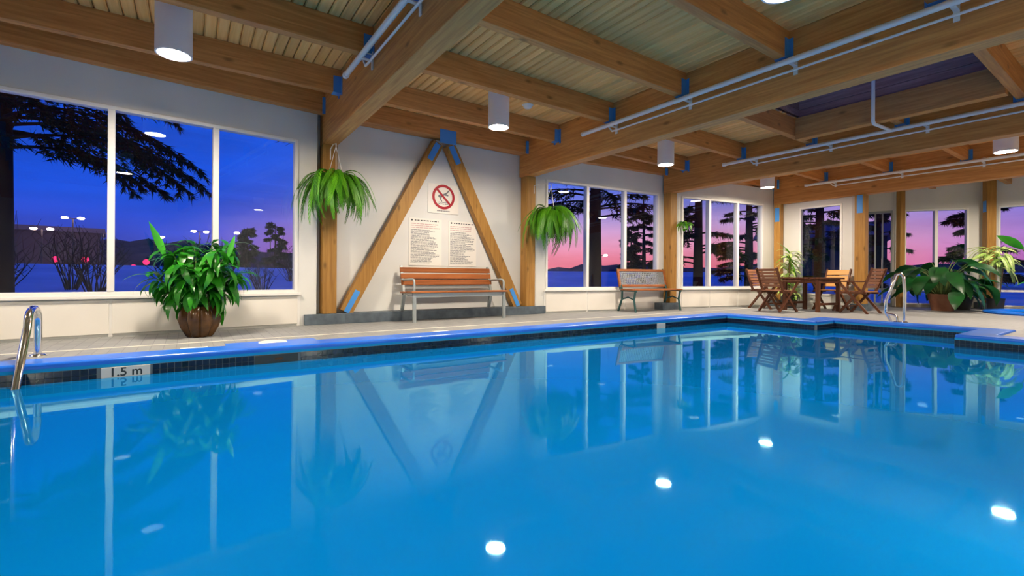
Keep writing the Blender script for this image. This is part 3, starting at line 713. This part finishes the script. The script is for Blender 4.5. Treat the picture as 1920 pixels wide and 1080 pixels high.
# ------------------------------------------------------------------ dining set
tb = empty('dining_table', (11.32, 4.72, 0), -.15, 'dark wooden dining table between four chairs', 'table')
for k in range(8): MB().box((-.45, -.45+k*.1125+.004, .70), (.45, -.45+(k+1)*.1125-.004, .735)).build('top_board', 'chair_wood', tb, bevel=.004)
for sx in (-1, 1):
    for sy in (-1, 1): MB().box((sx*.36-.035, sy*.36-.035, 0), (sx*.36+.035, sy*.36+.035, .70)).build('leg', 'chair_wood', tb, bevel=.004)
for s_ in (-1, 1):
    MB().box((-.36, s_*.36-.012, .61), (.36, s_*.36+.012, .70)).build('apron', 'chair_wood', tb)
    MB().box((s_*.36-.012, -.36, .61), (s_*.36+.012, .36, .70)).build('apron', 'chair_wood', tb)
    MB().box((-.36, s_*.36-.015, .14), (.36, s_*.36+.015, .19)).build('stretcher', 'chair_wood', tb)
def chair(x, y, rz, label, slat='chair_slat', nb=6):
    # faces local -Y
    c = empty('dining_chair', (x, y, 0), rz, label, 'chair', 'chairs around the dining table')
    for k in range(5): MB().box((-.23, -.23+k*.092+.005, .435), (.23, -.23+(k+1)*.092-.005, .457)).build('seat_slat', slat, c, bevel=.003)
    for s_ in (-1, 1):
        MB().bar((s_*.25, -.26, .64), (s_*.25, .28, 0), .03, .045, (0, 1, 0)).build('leg', 'chair_wood', c)
        MB().bar((s_*.215, .10, .45), (s_*.215, -.27, 0), .03, .045, (0, 1, 0)).build('leg', 'chair_wood', c)
        MB().bar((s_*.25, .17, .42), (s_*.25, .36, .93), .03, .045, (0, 1, 0)).build('back_post', 'chair_wood', c)
        MB().box((s_*.25-.03, -.28, .64), (s_*.25+.03, .26, .665)).build('armrest', 'chair_wood', c, bevel=.006)
        MB().box((s_*.235-.012, -.24, .40), (s_*.235+.012, .24, .44)).build('seat_rail', 'chair_wood', c)
    hgt = .40/nb
    for k in range(nb):
        t_ = (k+.5)/nb; MB().box((-.235, -.008, -hgt/2+.006), (.235, .008, hgt/2-.006)).build('back_slat', slat, c, (0, .205+.14*t_, .52+.40*t_), (-.36, 0, 0), bevel=.003)
    MB().box((-.25, -.2, .12), (.25, -.17, .15)).build('stretcher', 'chair_wood', c)
chair(11.12, 5.58, R(-10), 'brown slatted armchair at the left side of the dining table')
chair(10.42, 4.98, R(75), 'brown slatted armchair with its back to the pool')
chair(11.45, 3.86, R(172), 'brown slatted armchair at the right side of the dining table')
chair(12.02, 4.62, R(-98), 'honey coloured armchair on the far side of the dining table', 'chair_pale', 3)

# ------------------------------------------------------------------ plants
def leafmesh(L_, w, droop, n=5, fold=.25, name='leaf', tip=1.0):
    """leaf along +X starting at the origin, drooping down; V folded, tapered"""
    vs = []; fs = []
    ang = 0; x = z = 0
    for i in range(n+1):
        t_ = i/n; ww = w*math.sin(PI*min(1, (t_*.92+.06))**.8)*(1 if t_ < 1 else .1)
        vs += [(x, -ww/2, z+ww*fold/2), (x, 0, z), (x, ww/2, z+ww*fold/2)]
        ang -= droop/n; x += L_/n*math.cos(ang); z += L_/n*math.sin(ang)
    for i in range(n):
        a = i*3; fs += [(a, a+1, a+4, a+3), (a+1, a+2, a+5, a+4)]
    mb = MB().add(vs, fs); mb.sm = True; return mb.mesh(name)
def leafset(name, m, specs):
    out = []
    for s in specs:
        me = leafmesh(*s, name=name); me.materials.append(MATS[m]); out.append(me)
    return out
def addleaf(par, me, loc, yaw, pitch, roll=0, sc=1, name='leaf'):
    o = bpy.data.objects.new(name, me); C.objects.link(o); o.parent = par; o.location = loc
    o.rotation_euler = (Matrix.Rotation(yaw, 3, 'Z') @ Matrix.Rotation(-pitch, 3, 'Y') @ Matrix.Rotation(roll, 3, 'X')).to_euler(); o.scale = (sc, sc, sc); return o
# big leafy plant in the brown pot
rng = random.Random(11)
pl = empty('potted_plant', (.10, 6.40, 0), 0, 'bushy green pot plant in a brown lobed pot under the left window', 'plant')
MB().lathe([(0, 0), (.10, 0), (.115, .02), (.155, .11), (.178, .20), (.168, .28), (.145, .33), (.135, .345), (.12, .34), (.12, .29)], 80, lobes=8, amp=.24).build('pot', 'pot_brown', pl)
MB().disc((0, 0, .30), .13, 20).build('soil', 'soil', pl)
lg = leafset('leaf', 'leaf_green', [(.26, .065, 1.1), (.32, .07, 1.7), (.26, .06, .7), (.36, .075, 2.0), (.24, .07, 1.3)])
tips = []
for k in range(20):
    a = 2*PI*k/20+rng.uniform(-.2, .2); ro = rng.uniform(.08, .46); hz = rng.uniform(.66, 1.08) if ro < .33 else rng.uniform(.55, 1.0)
    cxy = (ro*math.cos(a)*1.05, ro*math.sin(a)*.75)
    pts = [(.06*math.cos(a), .06*math.sin(a), .29), (cxy[0]*.5, cxy[1]*.5, .3+(hz-.3)*.6), (cxy[0], cxy[1], hz)]
    st_ = MB().tube(pts, [.012, .009, .005], 6).build('stem', 'stem', pl)
    for q in range(17):
        t_ = .3+.7*q/16; A = Vector(pts[0]).lerp(Vector(pts[1]), min(1, t_*2)) if t_ < .5 else Vector(pts[1]).lerp(Vector(pts[2]), (t_-.5)*2)
        yw = a+rng.uniform(-1.7, 1.7); addleaf(st_, rng.choice(lg), A, yw, rng.uniform(-.5, .6), rng.uniform(-.4, .4), rng.uniform(.8, 1.2))
    for q in range(3): addleaf(st_, rng.choice(lg), pts[2], a+q*2.1, rng.uniform(.2, .9), 0, rng.uniform(.8, 1.1))
up = leafset('leaf', 'leaf_bright', [(.36, .07, .25)])
addleaf(pl, up[0], (-.32, -.1, .90), PI, 1.25, 1.3, 1.1); addleaf(pl, up[0], (.26, -.15, .90), .3, 1.3, 1.2, .8)
# hanging ferns
def frondmesh(Lr, droop, up, n=16, w=.042):
    vs = []; fs = []; ang = up; x = z = 0; pts = []
    for i in range(n+1):
        pts.append((x, z, ang)); ang -= (droop+up)/n*(1.6 if i < n*.5 else .4); x += Lr/n*math.cos(ang); z += Lr/n*math.sin(ang)
    for i in range(n):
        (xa, za, aa), (xb, zb, ab) = pts[i], pts[i+1]; t_ = i/n; ww = w*(.55+.9*t_*(1-t_)*2)*(1-.5*t_**3)
        dx_, dz_ = xb-xa, zb-za
        for s_ in (-1, 1):
            k = len(vs); vs += [(xa, 0, za), (xa+dx_*.95, s_*.004, za+dz_*.95), (xa+dx_*1.5, s_*ww, za+dz_*1.5-.02), (xa+dx_*.75, s_*ww*.95, za+dz_*.75-.012)]
            fs += [(k, k+1, k+2, k+3) if s_ > 0 else (k+3, k+2, k+1, k)]
    return MB().add(vs, fs).mesh('frond')
FR = []
for s in [(.62, 1.45, .8), (.75, 1.6, .7), (.9, 1.62, 1.0), (.6, 1.3, 1.1), (1.0, 1.65, .8), (.55, 1.2, .6)]:
    me = frondmesh(*s); me.materials.append(MATS['leaf_fern']); FR.append(me)
def fern(x, y, z, zh, rad, label, seed, n=95, sx=1.0, post=None):
    rng = random.Random(seed); e = empty('hanging_fern', (x, y, z), 0, label, 'plant', 'ferns hung on the timber posts')
    MB().lathe([(0, -.17), (.08, -.165), (.13, -.08), (.15, 0), (.14, 0), (.12, -.05)], 20).build('basket', 'basket', e)
    for k in range(3):
        a = 2*PI*k/3+.3; MB().tube([(.14*math.cos(a), .14*math.sin(a), 0), (0, 0, zh-z)], .004, 5).build('hanger_wire', 'pipe_white', e)
    bx, by = post; MB().tube([(bx-x, by-y, zh-z-.12), (bx-x, by-y, zh-z+.03), ((bx-x)*.5, (by-y)*.5, zh-z+.06), (0, 0, zh-z+.03), (0, 0, zh-z)], .008, 6).build('hook', 'pipe_white', e)
    for k in range(n):
        a = 2*PI*k*.618+rng.uniform(-.2, .2); r0 = rng.uniform(0, .1)
        if abs((a-math.atan2(by-y, bx-x)+PI) % (2*PI)-PI) < .55: continue
        o = addleaf(e, rng.choice(FR), (r0*math.cos(a), r0*math.sin(a), rng.uniform(-.02, .06)), a, rng.uniform(-.35, .35), rng.uniform(-.3, .3), rad*rng.uniform(.7, 1.1), 'frond')
fern(1.66, 6.70, 2.0, 2.50, .82, 'lush hanging fern on the post left of the A brace', 1, 295, post=(1.669, 7.05))
fern(5.52, 6.72, 1.87, 2.40, .95, 'spreading hanging fern on the post right of the A brace', 2, 280, post=(5.36, 7.03))
# small trailing plant on the third post
tp = empty('hanging_plant', (9.12, 6.42, 1.93), 0, 'small hanging plant on the post before the far windows', 'plant')
MB().lathe([(0, -.12), (.06, -.12), (.09, 0), (.08, 0)], 16).build('pot', 'cover_white', tp)
MB().tube([(-.16, .14, .3), (-.08, .08, .33), (0, 0, .3), (0, 0, 0)], .006, 6).build('hook', 'pipe_white', tp)
lf = leafset('leaf', 'leaf_fern', [(.2, .06, 1.3), (.26, .05, 1.7)])
for k in range(34): addleaf(tp, rng.choice(lf), (rng.uniform(-.06, .06), rng.uniform(-.06, .06), .0), rng.uniform(0, 6.28), rng.uniform(-.1, .9))
# tall cane plant behind the chairs
rng = random.Random(21)
dp = empty('potted_dracaena', (11.98, 5.48, 0), 0, 'tall spiky green plant behind the dining chairs', 'plant')
MB().lathe([(0, 0), (.15, 0), (.19, .3), (.2, .32), (.17, .32), (.16, .27)], 24).build('pot', 'pot_dark', dp); MB().disc((0, 0, .28), .165, 16).build('soil', 'soil', dp)
ls = leafset('leaf', 'leaf_pale', [(.42, .06, .9), (.36, .065, .5), (.46, .06, 1.3)]); lsd = leafset('leaf', 'leaf_fern', [(.42, .05, 1.0), (.36, .055, .6)])
for cx_, cy_, hz in ((.0, .0, 1.35), (.10, .05, 1.05), (-.08, .04, .75), (.06, -.08, .55)):
    cn = MB().tube([(cx_*.5, cy_*.5, .27), (cx_, cy_, hz*.6), (cx_*1.2, cy_*1.2, hz)], [.022, .018, .014], 8).build('cane', 'cane', dp)
    for q in range(36):
        addleaf(cn, rng.choice(ls if q % 3 else lsd), (cx_*1.2, cy_*1.2, hz-rng.uniform(0, .3)), rng.uniform(0, 6.28), rng.uniform(-.3, 1.2), 0, rng.uniform(.75, 1.1))
# broad leafed plants at the far right
def broad(name, loc, label, potm, potr, poth, specs, leafm, nst, hz, sp, seed, extra=None):
    rng = random.Random(seed); e = empty(name, loc, 0, label, 'plant')
    MB().lathe([(0, 0), (potr*.7, 0), (potr, poth*.9), (potr*1.05, poth), (potr*.9, poth), (potr*.85, poth*.85)], 24).build('pot', potm, e); MB().disc((0, 0, poth*.87), potr*.86, 18).build('soil', 'soil', e)
    st = leafset('leaf', leafm, specs)
    for k in range(nst):
        a = 2*PI*k*.618+rng.uniform(-.3, .3); ro = sp*rng.uniform(.25, 1); h_ = hz*rng.uniform(.45, 1)*(1.12-.35*ro/sp)
        tip = (ro*math.cos(a), ro*math.sin(a), max(poth*.8, h_))
        st_ = MB().tube([(potr*.4*math.cos(a), potr*.4*math.sin(a), poth*.85), (tip[0]*.55, tip[1]*.55, poth*.85+(tip[2]-poth*.85)*.75), tip], [.012, .009, .006], 6).build('stem', 'stem', e)
        addleaf(st_, rng.choice(st), tip, a+rng.uniform(-.5, .5), rng.uniform(-.5, .25), rng.uniform(-.35, .35), rng.uniform(.75, 1.15))
    return e
broad('potted_philodendron', (14.1, 3.15, 0), 'large dark broad leafed plant in a terracotta pot by the far windows', 'pot_terracotta', .27, .38, [(.62, .30, 1.1), (.55, .28, 1.5), (.7, .26, .9)], 'leaf_dark', 52, 1.2, .76, 31)
broad('potted_philodendron', (14.95, 2.98, 0), 'smaller broad leafed plant right of the terracotta pot', 'pot_dark', .18, .3, [(.4, .16, 1.1), (.36, .14, 1.5)], 'leaf_dark', 26, .72, .38, 32)
bb = broad('potted_banana', (15.8, 1.72, 0), 'tall plant with broad bright green leaves at the right edge', 'pot_dark', .2, .34, [(.5, .16, .7), (.45, .16, 1.1)], 'leaf_bright', 6, 1.3, .2, 36)
bls = MB().tube([(.0, .0, .28), (.02, .15, .9), (-.02, .42, 1.42)], [.025, .02, .012], 8).build('stem', 'stem', bb)
addleaf(bls, leafset('leaf', 'leaf_bright', [(.85, .2, .5)])[0], (-.02, .42, 1.42), R(145), .6, .7)
rng = random.Random(41)
fp = empty('feathery_plant', (15.3, 2.5, 0), 0, 'pale feathery plant on a tall stem in front of the far right post', 'plant')
MB().lathe([(0, 0), (.13, 0), (.16, .26), (.17, .28), (.14, .28)], 20).build('pot', 'pot_dark', fp); MB().disc((0, 0, .25), .14, 16).build('soil', 'soil', fp)
PF = []
for s in [(.5, 1.0, .7), (.6, 1.2, .6), (.45, .7, .9)]:
    me = frondmesh(*s, w=.045); me.materials.append(MATS['leaf_pale']); PF.append(me)
for cx_, cy_ in ((.02, 0), (-.05, .04), (.05, -.05)): MB().tube([(cx_, cy_, .25), (cx_*2, cy_*2, .9), (cx_*3, cy_*3, 1.35)], [.015, .012, .008], 6).build('stem', 'cane', fp)
for k in range(60): addleaf(fp, rng.choice(PF), (rng.uniform(-.15, .15), rng.uniform(-.15, .15), rng.uniform(.95, 1.4)), rng.uniform(0, 6.28), rng.uniform(-.5, .6), 0, rng.uniform(.8, 1.15), 'frond')

# ------------------------------------------------------------------ spa
sp = empty('spa_pool', (14.45, 1.45, 0), 0, 'round blue rimmed spa pool on the far deck', 'spa')
MB().lathe([(1.08, 0), (1.10, .03), (1.08, .06), (.86, .06), (.82, .03), (.82, .0)], 56).build('rim', 'coping', sp)
MB().disc((0, 0, .004), .83, 48).build('floor_pan', 'basin', sp); MB().disc((0, 0, .035), .825, 48).build('water', 'water', sp)

# ------------------------------------------------------------------ outdoors
foot = [(X0-.2, Y0-.2), (16.95, Y0-.2), (17.0, -.6), (16.3, 3.0), (15.2, 4.45), (15.0, 5.05), (12.66, 4.5), (12.66, 6.2), (8.9, 6.9), (5.5, 7.24), (5.45, 7.44), (1.4, 7.44), (1.4, 7.28), (X0-.2, 6.62)]
cx_, cy_ = 5.5, 2.0; g = MB(); n = len(foot)
lay = []
for sc_ in (0, 6, 25, 90, 500):
    for (x, y) in foot:
        a = math.atan2(y-cy_, x-cx_); r_ = math.hypot(x-cx_, y-cy_); rr = r_+sc_
        if sc_ >= 90: rr = sc_+14
        lay.append((cx_+rr*math.cos(a), cy_+rr*math.sin(a), -.06 if sc_ < 25 else (1.15 if sc_ < 90 else 1.4)))
g.add(lay, [(i*n+k, i*n+(k+1) % n, (i+1)*n+(k+1) % n, (i+1)*n+k) for i in range(4) for k in range(n)])
struct('ground', g, 'snow', 'snow covered ground outside the windows')
rng = random.Random(8)
hl = MB(); K = 160; vs = []; fs = []
for k in range(K+1):
    a = R(-60)+R(230)*k/K; rr = 150; hh = 4.6+5.2*max(0, min(1, (math.degrees(a)-62)/30))+.4*math.sin(k*.21)+.6*math.sin(k*.53+1)+rng.uniform(-.7, .7)
    for q, (dr, z) in enumerate(((0, -1), (4, hh*.6), (12, hh), (40, hh*.9))): vs.append((cx_+(rr+dr)*math.cos(a), cy_+(rr+dr)*math.sin(a), z))
for k in range(K):
    for q in range(3): fs.append((k*4+q, (k+1)*4+q, (k+1)*4+q+1, k*4+q+1))
hl.add(vs, fs); struct('hill', hl, 'hill', 'dark wooded ridge along the horizon outside')
bd = empty('far_building', (-36, 100, .9), .1, 'long low dark building beyond the parking lot', 'building')
bw_ = MB().box((-18, -5, 0), (24, 5, 6.2)).build('wall', 'building_dark', bd); MB().box((-18.6, -5.6, 6.2), (24.6, 5.6, 6.9)).build('roof', 'roof_dark', bd)
for k in range(8): MB().box((-15+k*4.6, -5.08, 2.2), (-12.6+k*4.6, -5.0, 4.2)).build('window', 'pole_dark', bw_)
def street(px, py, h_, label, heads=2, sz=.5):
    e = empty('street_lamp', (px, py, 1.3), rng.uniform(-.2, .2), label, 'street lamp', 'parking lot lamps outside')
    h_ -= 1.3; MB().tube([(0, 0, 0), (0, 0, h_)], [.12, .08], 8).build('pole', 'pole_dark', e)
    for s_ in ((-1, 1) if heads == 2 else (1,)):
        ar_ = MB().tube([(0, 0, h_), (s_*.65, 0, h_+.1)], .05, 6).build('arm', 'pole_dark', e)
        hdm = MB().lathe([(0, -sz*.38), (sz*.6, -sz*.3), (sz*.8, 0), (sz*.5, sz*.26), (0, sz*.3)], 12); hdm.build('head', 'street_glow', ar_, (s_*.85, 0, h_+.1))
F15 = 1.5
for x, z, hn, lb in [(-11.2, 4.68, 2, 'twin headed street lamp at the far left beyond the lot'), (-9.1, 5.83, 2, 'tallest twin headed street lamp in the left window pane'), (-6.95, 4.53, 1, 'single street lamp just left of the first mullion'),
                     (-2.95, 4.38, 1, 'small single street lamp above the left side of the pot plant'), (.9, 5.15, 2, 'twin headed street lamp above the pot plant'), (4.86, 5.2, 2, 'bright twin headed street lamp in the third window pane'), (7.64, 4.75, 1, 'single street lamp near the right end of the third pane')]:
    street(x*F15, 60*F15, .703+(z-.703)*F15+.15, lb, hn)
def signal(x, y, z, label):
    z -= 1.25; e = empty('traffic_light', (x, y, 1.25), 0, label, 'traffic light', 'red traffic lights outside')
    MB().tube([(0, 0, 0), (0, 0, z+.3)], .07, 6).build('pole', 'pole_dark', e); hg_ = MB().box((-.2, -.2, z-.5), (.2, .1, z+.7)).build('housing', 'pole_dark', e)
    MB().lathe([(0, .14), (.28, .1), (.36, 0)], 14).build('red_lens', 'red_glow', hg_, (0, -.2, z+.25), (PI/2, 0, 0))
for x, z, lb in [(-10.25, 1.86, 'red traffic light at the left of the first pane'), (-8.2, 1.9, 'brightest red traffic light in the first pane'), (-4.6, 1.2, 'low red traffic light in the second pane'), (-3.6, 1.75, 'red traffic light beside the pot plant leaves')]:
    signal(x*1.3, 78, .703+(z-.703)*1.3, lb)
street(44, 43.3, 3.5, 'single lamp glowing in the sunset beside the pine trunk', 1, .4)
# conifers: trunk, limbs and drooping needle sprays
def blades(mb, p, d, n, L_, rng, w=.012, spread=1.0):
    for _ in range(n):
        v = Vector((d.x+rng.uniform(-1, 1)*spread, d.y+rng.uniform(-1, 1)*spread, d.z+rng.uniform(-1, .5)*spread)).normalized()*L_*rng.uniform(.6, 1.2)
        s_ = v.cross(Vector((rng.uniform(-1, 1), rng.uniform(-1, 1), rng.uniform(-1, 1)))).normalized()*w
        k = len(mb.v); mb.v += [tuple(p-s_), tuple(p+s_), tuple(p+v)]; mb.f.append((k, k+1, k+2))
def pine(loc, h_, tr, z0, z1, nb, Lb, label, seed, dens=10, blade=.16, bw=.014, droop=.5, dirs=None, bare=False):
    rng = random.Random(seed); e = empty('pine_tree', loc, 0, label, 'tree', 'trees outside the windows')
    MB().tube([(0, 0, -.3), (.02, 0, h_*.4), (.0, .03, h_)], [tr*1.15, tr*.8, tr*.2], 10).build('trunk', 'bark', e)
    lb = MB(); nd = MB()
    for k in range(nb):
        t_ = (k+rng.random())/nb; z = z0+(z1-z0)*t_; a = rng.uniform(*dirs) if dirs else rng.uniform(0, 2*PI); ln = Lb*(1-.55*t_)*rng.uniform(.65, 1.1)
        p = Vector((tr*.5*math.cos(a), tr*.5*math.sin(a), z)); d = Vector((math.cos(a), math.sin(a), .25)); pts = [p.copy()]; m_ = max(6, int(ln/.22))
        for q in range(m_):
            d.z -= droop/m_; d.x += rng.uniform(-.08, .08); d.y += rng.uniform(-.08, .08); p = p+d.normalized()*ln/m_; pts.append(p.copy())
            if q > 0:
                for s_ in (-1, 1):
                    tw = Vector((-d.y*s_, d.x*s_, -.35)).normalized()*.6+d.normalized()*.7; tl = ln*.26*(1.15-q/m_)*rng.uniform(.6, 1.2); tp_ = [p, p+tw*tl*.5+Vector((0, 0, -.02)), p+tw*tl+Vector((0, 0, -tl*.25))]
                    lb.tube(tp_, [.008, .006, .003], 4, cap=False)
                    for u in range(5): blades(nd, tp_[0].lerp(tp_[2], (u+1)/5), tw, dens, blade, rng, bw, .9)
                blades(nd, p, d, dens, blade, rng, bw, .9)
        lb.tube(pts, [max(.006, .035*(1-i/len(pts))) for i in range(len(pts))], 5, cap=False)
    tag(lb.build('branches', 'bark', e), kind='stuff')
    if not bare: tag(nd.build('needles', 'needles', e), kind='stuff')
    return e
pine((-2.72, 11.6, -.06), 9, .2, 2.9, 5.6, 34, 3.5, 'large dark pine whose boughs droop across the left windows', 51, dens=8, dirs=(-1.6, .9), droop=.95)
pine((3.2, 13.5, -.06), 8, .1, 3.4, 5.6, 14, 2.0, 'thin tree at the right end of the third left pane', 52, dens=2, bare=True)
pine((10.0, 10.1, -.06), 9, .19, 2.5, 5.5, 34, 2.6, 'dark pine with thick trunk behind the mesh bench window', 53, dens=8)
pine((19.6, 16.2, -.06), 5.0, .12, .6, 4.6, 34, 1.4, 'bushy young spruce at the right side of the mesh bench window', 54, dens=7, blade=.2, bw=.02)
pine((21.6, 8.7, -.06), 8, .2, 1.6, 6.5, 46, 2.1, 'dense dark spruce behind the narrow end wall window', 56, dens=9, blade=.22, bw=.024)
pine((27.5, 8.5, -.06), 6.2, .15, .5, 6, 40, 1.8, 'pointed spruce behind the windows above the large leafy plants', 57, dens=7, blade=.24, bw=.03)
pine((28.5, 5.2, -.06), 4.6, .15, .4, 4.4, 34, 1.6, 'shorter spruce right of the pointed one outside', 58, dens=7, blade=.24, bw=.03)
pine((14.9, 9.9, -.06), 8, .16, 1.2, 6.5, 40, 1.9, 'dark spruce nearest the windows left of the dining table', 81, dens=8, blade=.2, bw=.02)
pine((18.3, 9.9, -.06), 7, .16, .8, 6.0, 40, 1.5, 'dark spruce behind the right pane left of the dining table', 82, dens=8, blade=.2, bw=.02)
for i, (x, y, h_, lb) in enumerate([(9.5, 70, 6.5, 'small far conifer at the right end of the third pane'), (5.5, 62, 5.0, 'far conifer left of the small one in the third pane'), (46, 40, 6, 'far conifer on the horizon in the sunset'), (62, 30, 8, 'far conifer right of the sunset')]):
    pine((x, y, 1.2), h_, .15, .4, h_, 34, h_*.26, lb, 60+i, dens=5, blade=.5, bw=.09)
def shrub(x, y, h_, label, seed, m='bark'):
    rng = random.Random(seed); e = empty('bare_shrub', (x, y, -.06), 0, label, 'shrub', 'bare shrubs in the snow'); mb = MB()
    for k in range(22):
        a = rng.uniform(0, 6.28); p = Vector((0, 0, 0)); d = Vector((math.cos(a)*.35, math.sin(a)*.35, 1)); pts = [p]
        for q in range(5):
            d = d+Vector((rng.uniform(-.2, .2), rng.uniform(-.2, .2), 0)); p = p+d.normalized()*h_/5*rng.uniform(.7, 1.1); pts.append(p)
            if q > 1: mb.tube([p, p+Vector((rng.uniform(-1, 1), rng.uniform(-1, 1), .8)).normalized()*h_*.25], [.008, .004], 4, cap=False)
        mb.tube(pts, [.016, .014, .012, .01, .007, .004], 5, cap=False)
    tag(mb.build('twigs', m, e), kind='stuff')
for i, (x, y, h_, lb, m_) in enumerate([(-1.6, 13.0, 1.5, 'bare dark shrub in the snow left of the first mullion', 'bark'), (-.2, 12.5, 1.4, 'bare dark shrub in the snow right of the first mullion', 'bark'), (2.6, 14, 1.3, 'bare shrub in the snow in the third pane', 'bark'),
                                        (-6.2, 26, 2.9, 'reddish brown bush at the left of the first pane', 'bush_brown'), (11.8, 16, 1.6, 'bare shrub right of the pine trunk', 'bark'), (7.6, 12, 1.4, 'bare shrub behind the right hanging fern', 'bark'),
    (-2.6, 17, 1.9, 'tall bare shrub behind the first pane, far back', 'bark'), (-3.4, 14.5, 1.4, 'bare shrub just right of the big pine trunk', 'bark'), (.9, 19, 2.0, 'bare shrub hidden partly by the pot plant', 'bark'), (3.6, 21, 2.2, 'bare shrub left of the far conifers in the third pane', 'bark'), (4.6, 18, 1.6, 'low bare shrub at the right end of the third pane', 'bark'), (1.7, 15, 1.2, 'low bare shrub right of the pot plant', 'bark'), (13.2, 19, 2.0, 'bare shrub in the middle pane behind the mesh bench', 'bark'), (9.3, 15.5, 1.7, 'bare shrub left of the pine trunk', 'bark')]):
    shrub(x, y, h_, lb, 70+i, m_)
# neighbouring house seen through the right hand windows
hs = empty('neighbour_house', (33, 13.2, .9), R(-68), 'dark house with a low roof outside the far windows', 'house')
hw_ = MB().box((-3, -3, 0), (3, 3, 2.3)).build('wall', 'building_dark', hs)
MB().add([(-3.5, -3.5, 2.2), (3.5, -3.5, 2.2), (3.5, 3.5, 2.2), (-3.5, 3.5, 2.2), (-3.5, 0, 3.3), (3.5, 0, 3.3)], [(0, 1, 5, 4), (2, 3, 4, 5), (0, 4, 3), (1, 2, 5), (0, 3, 2, 1)]).build('roof', 'roof_dark', hs)
for k in range(3): MB().box((-2.5+k*1.8, -3.06, .9), (-1.5+k*1.8, -3.0, 2.0)).build('window', 'pole_dark', hw_)
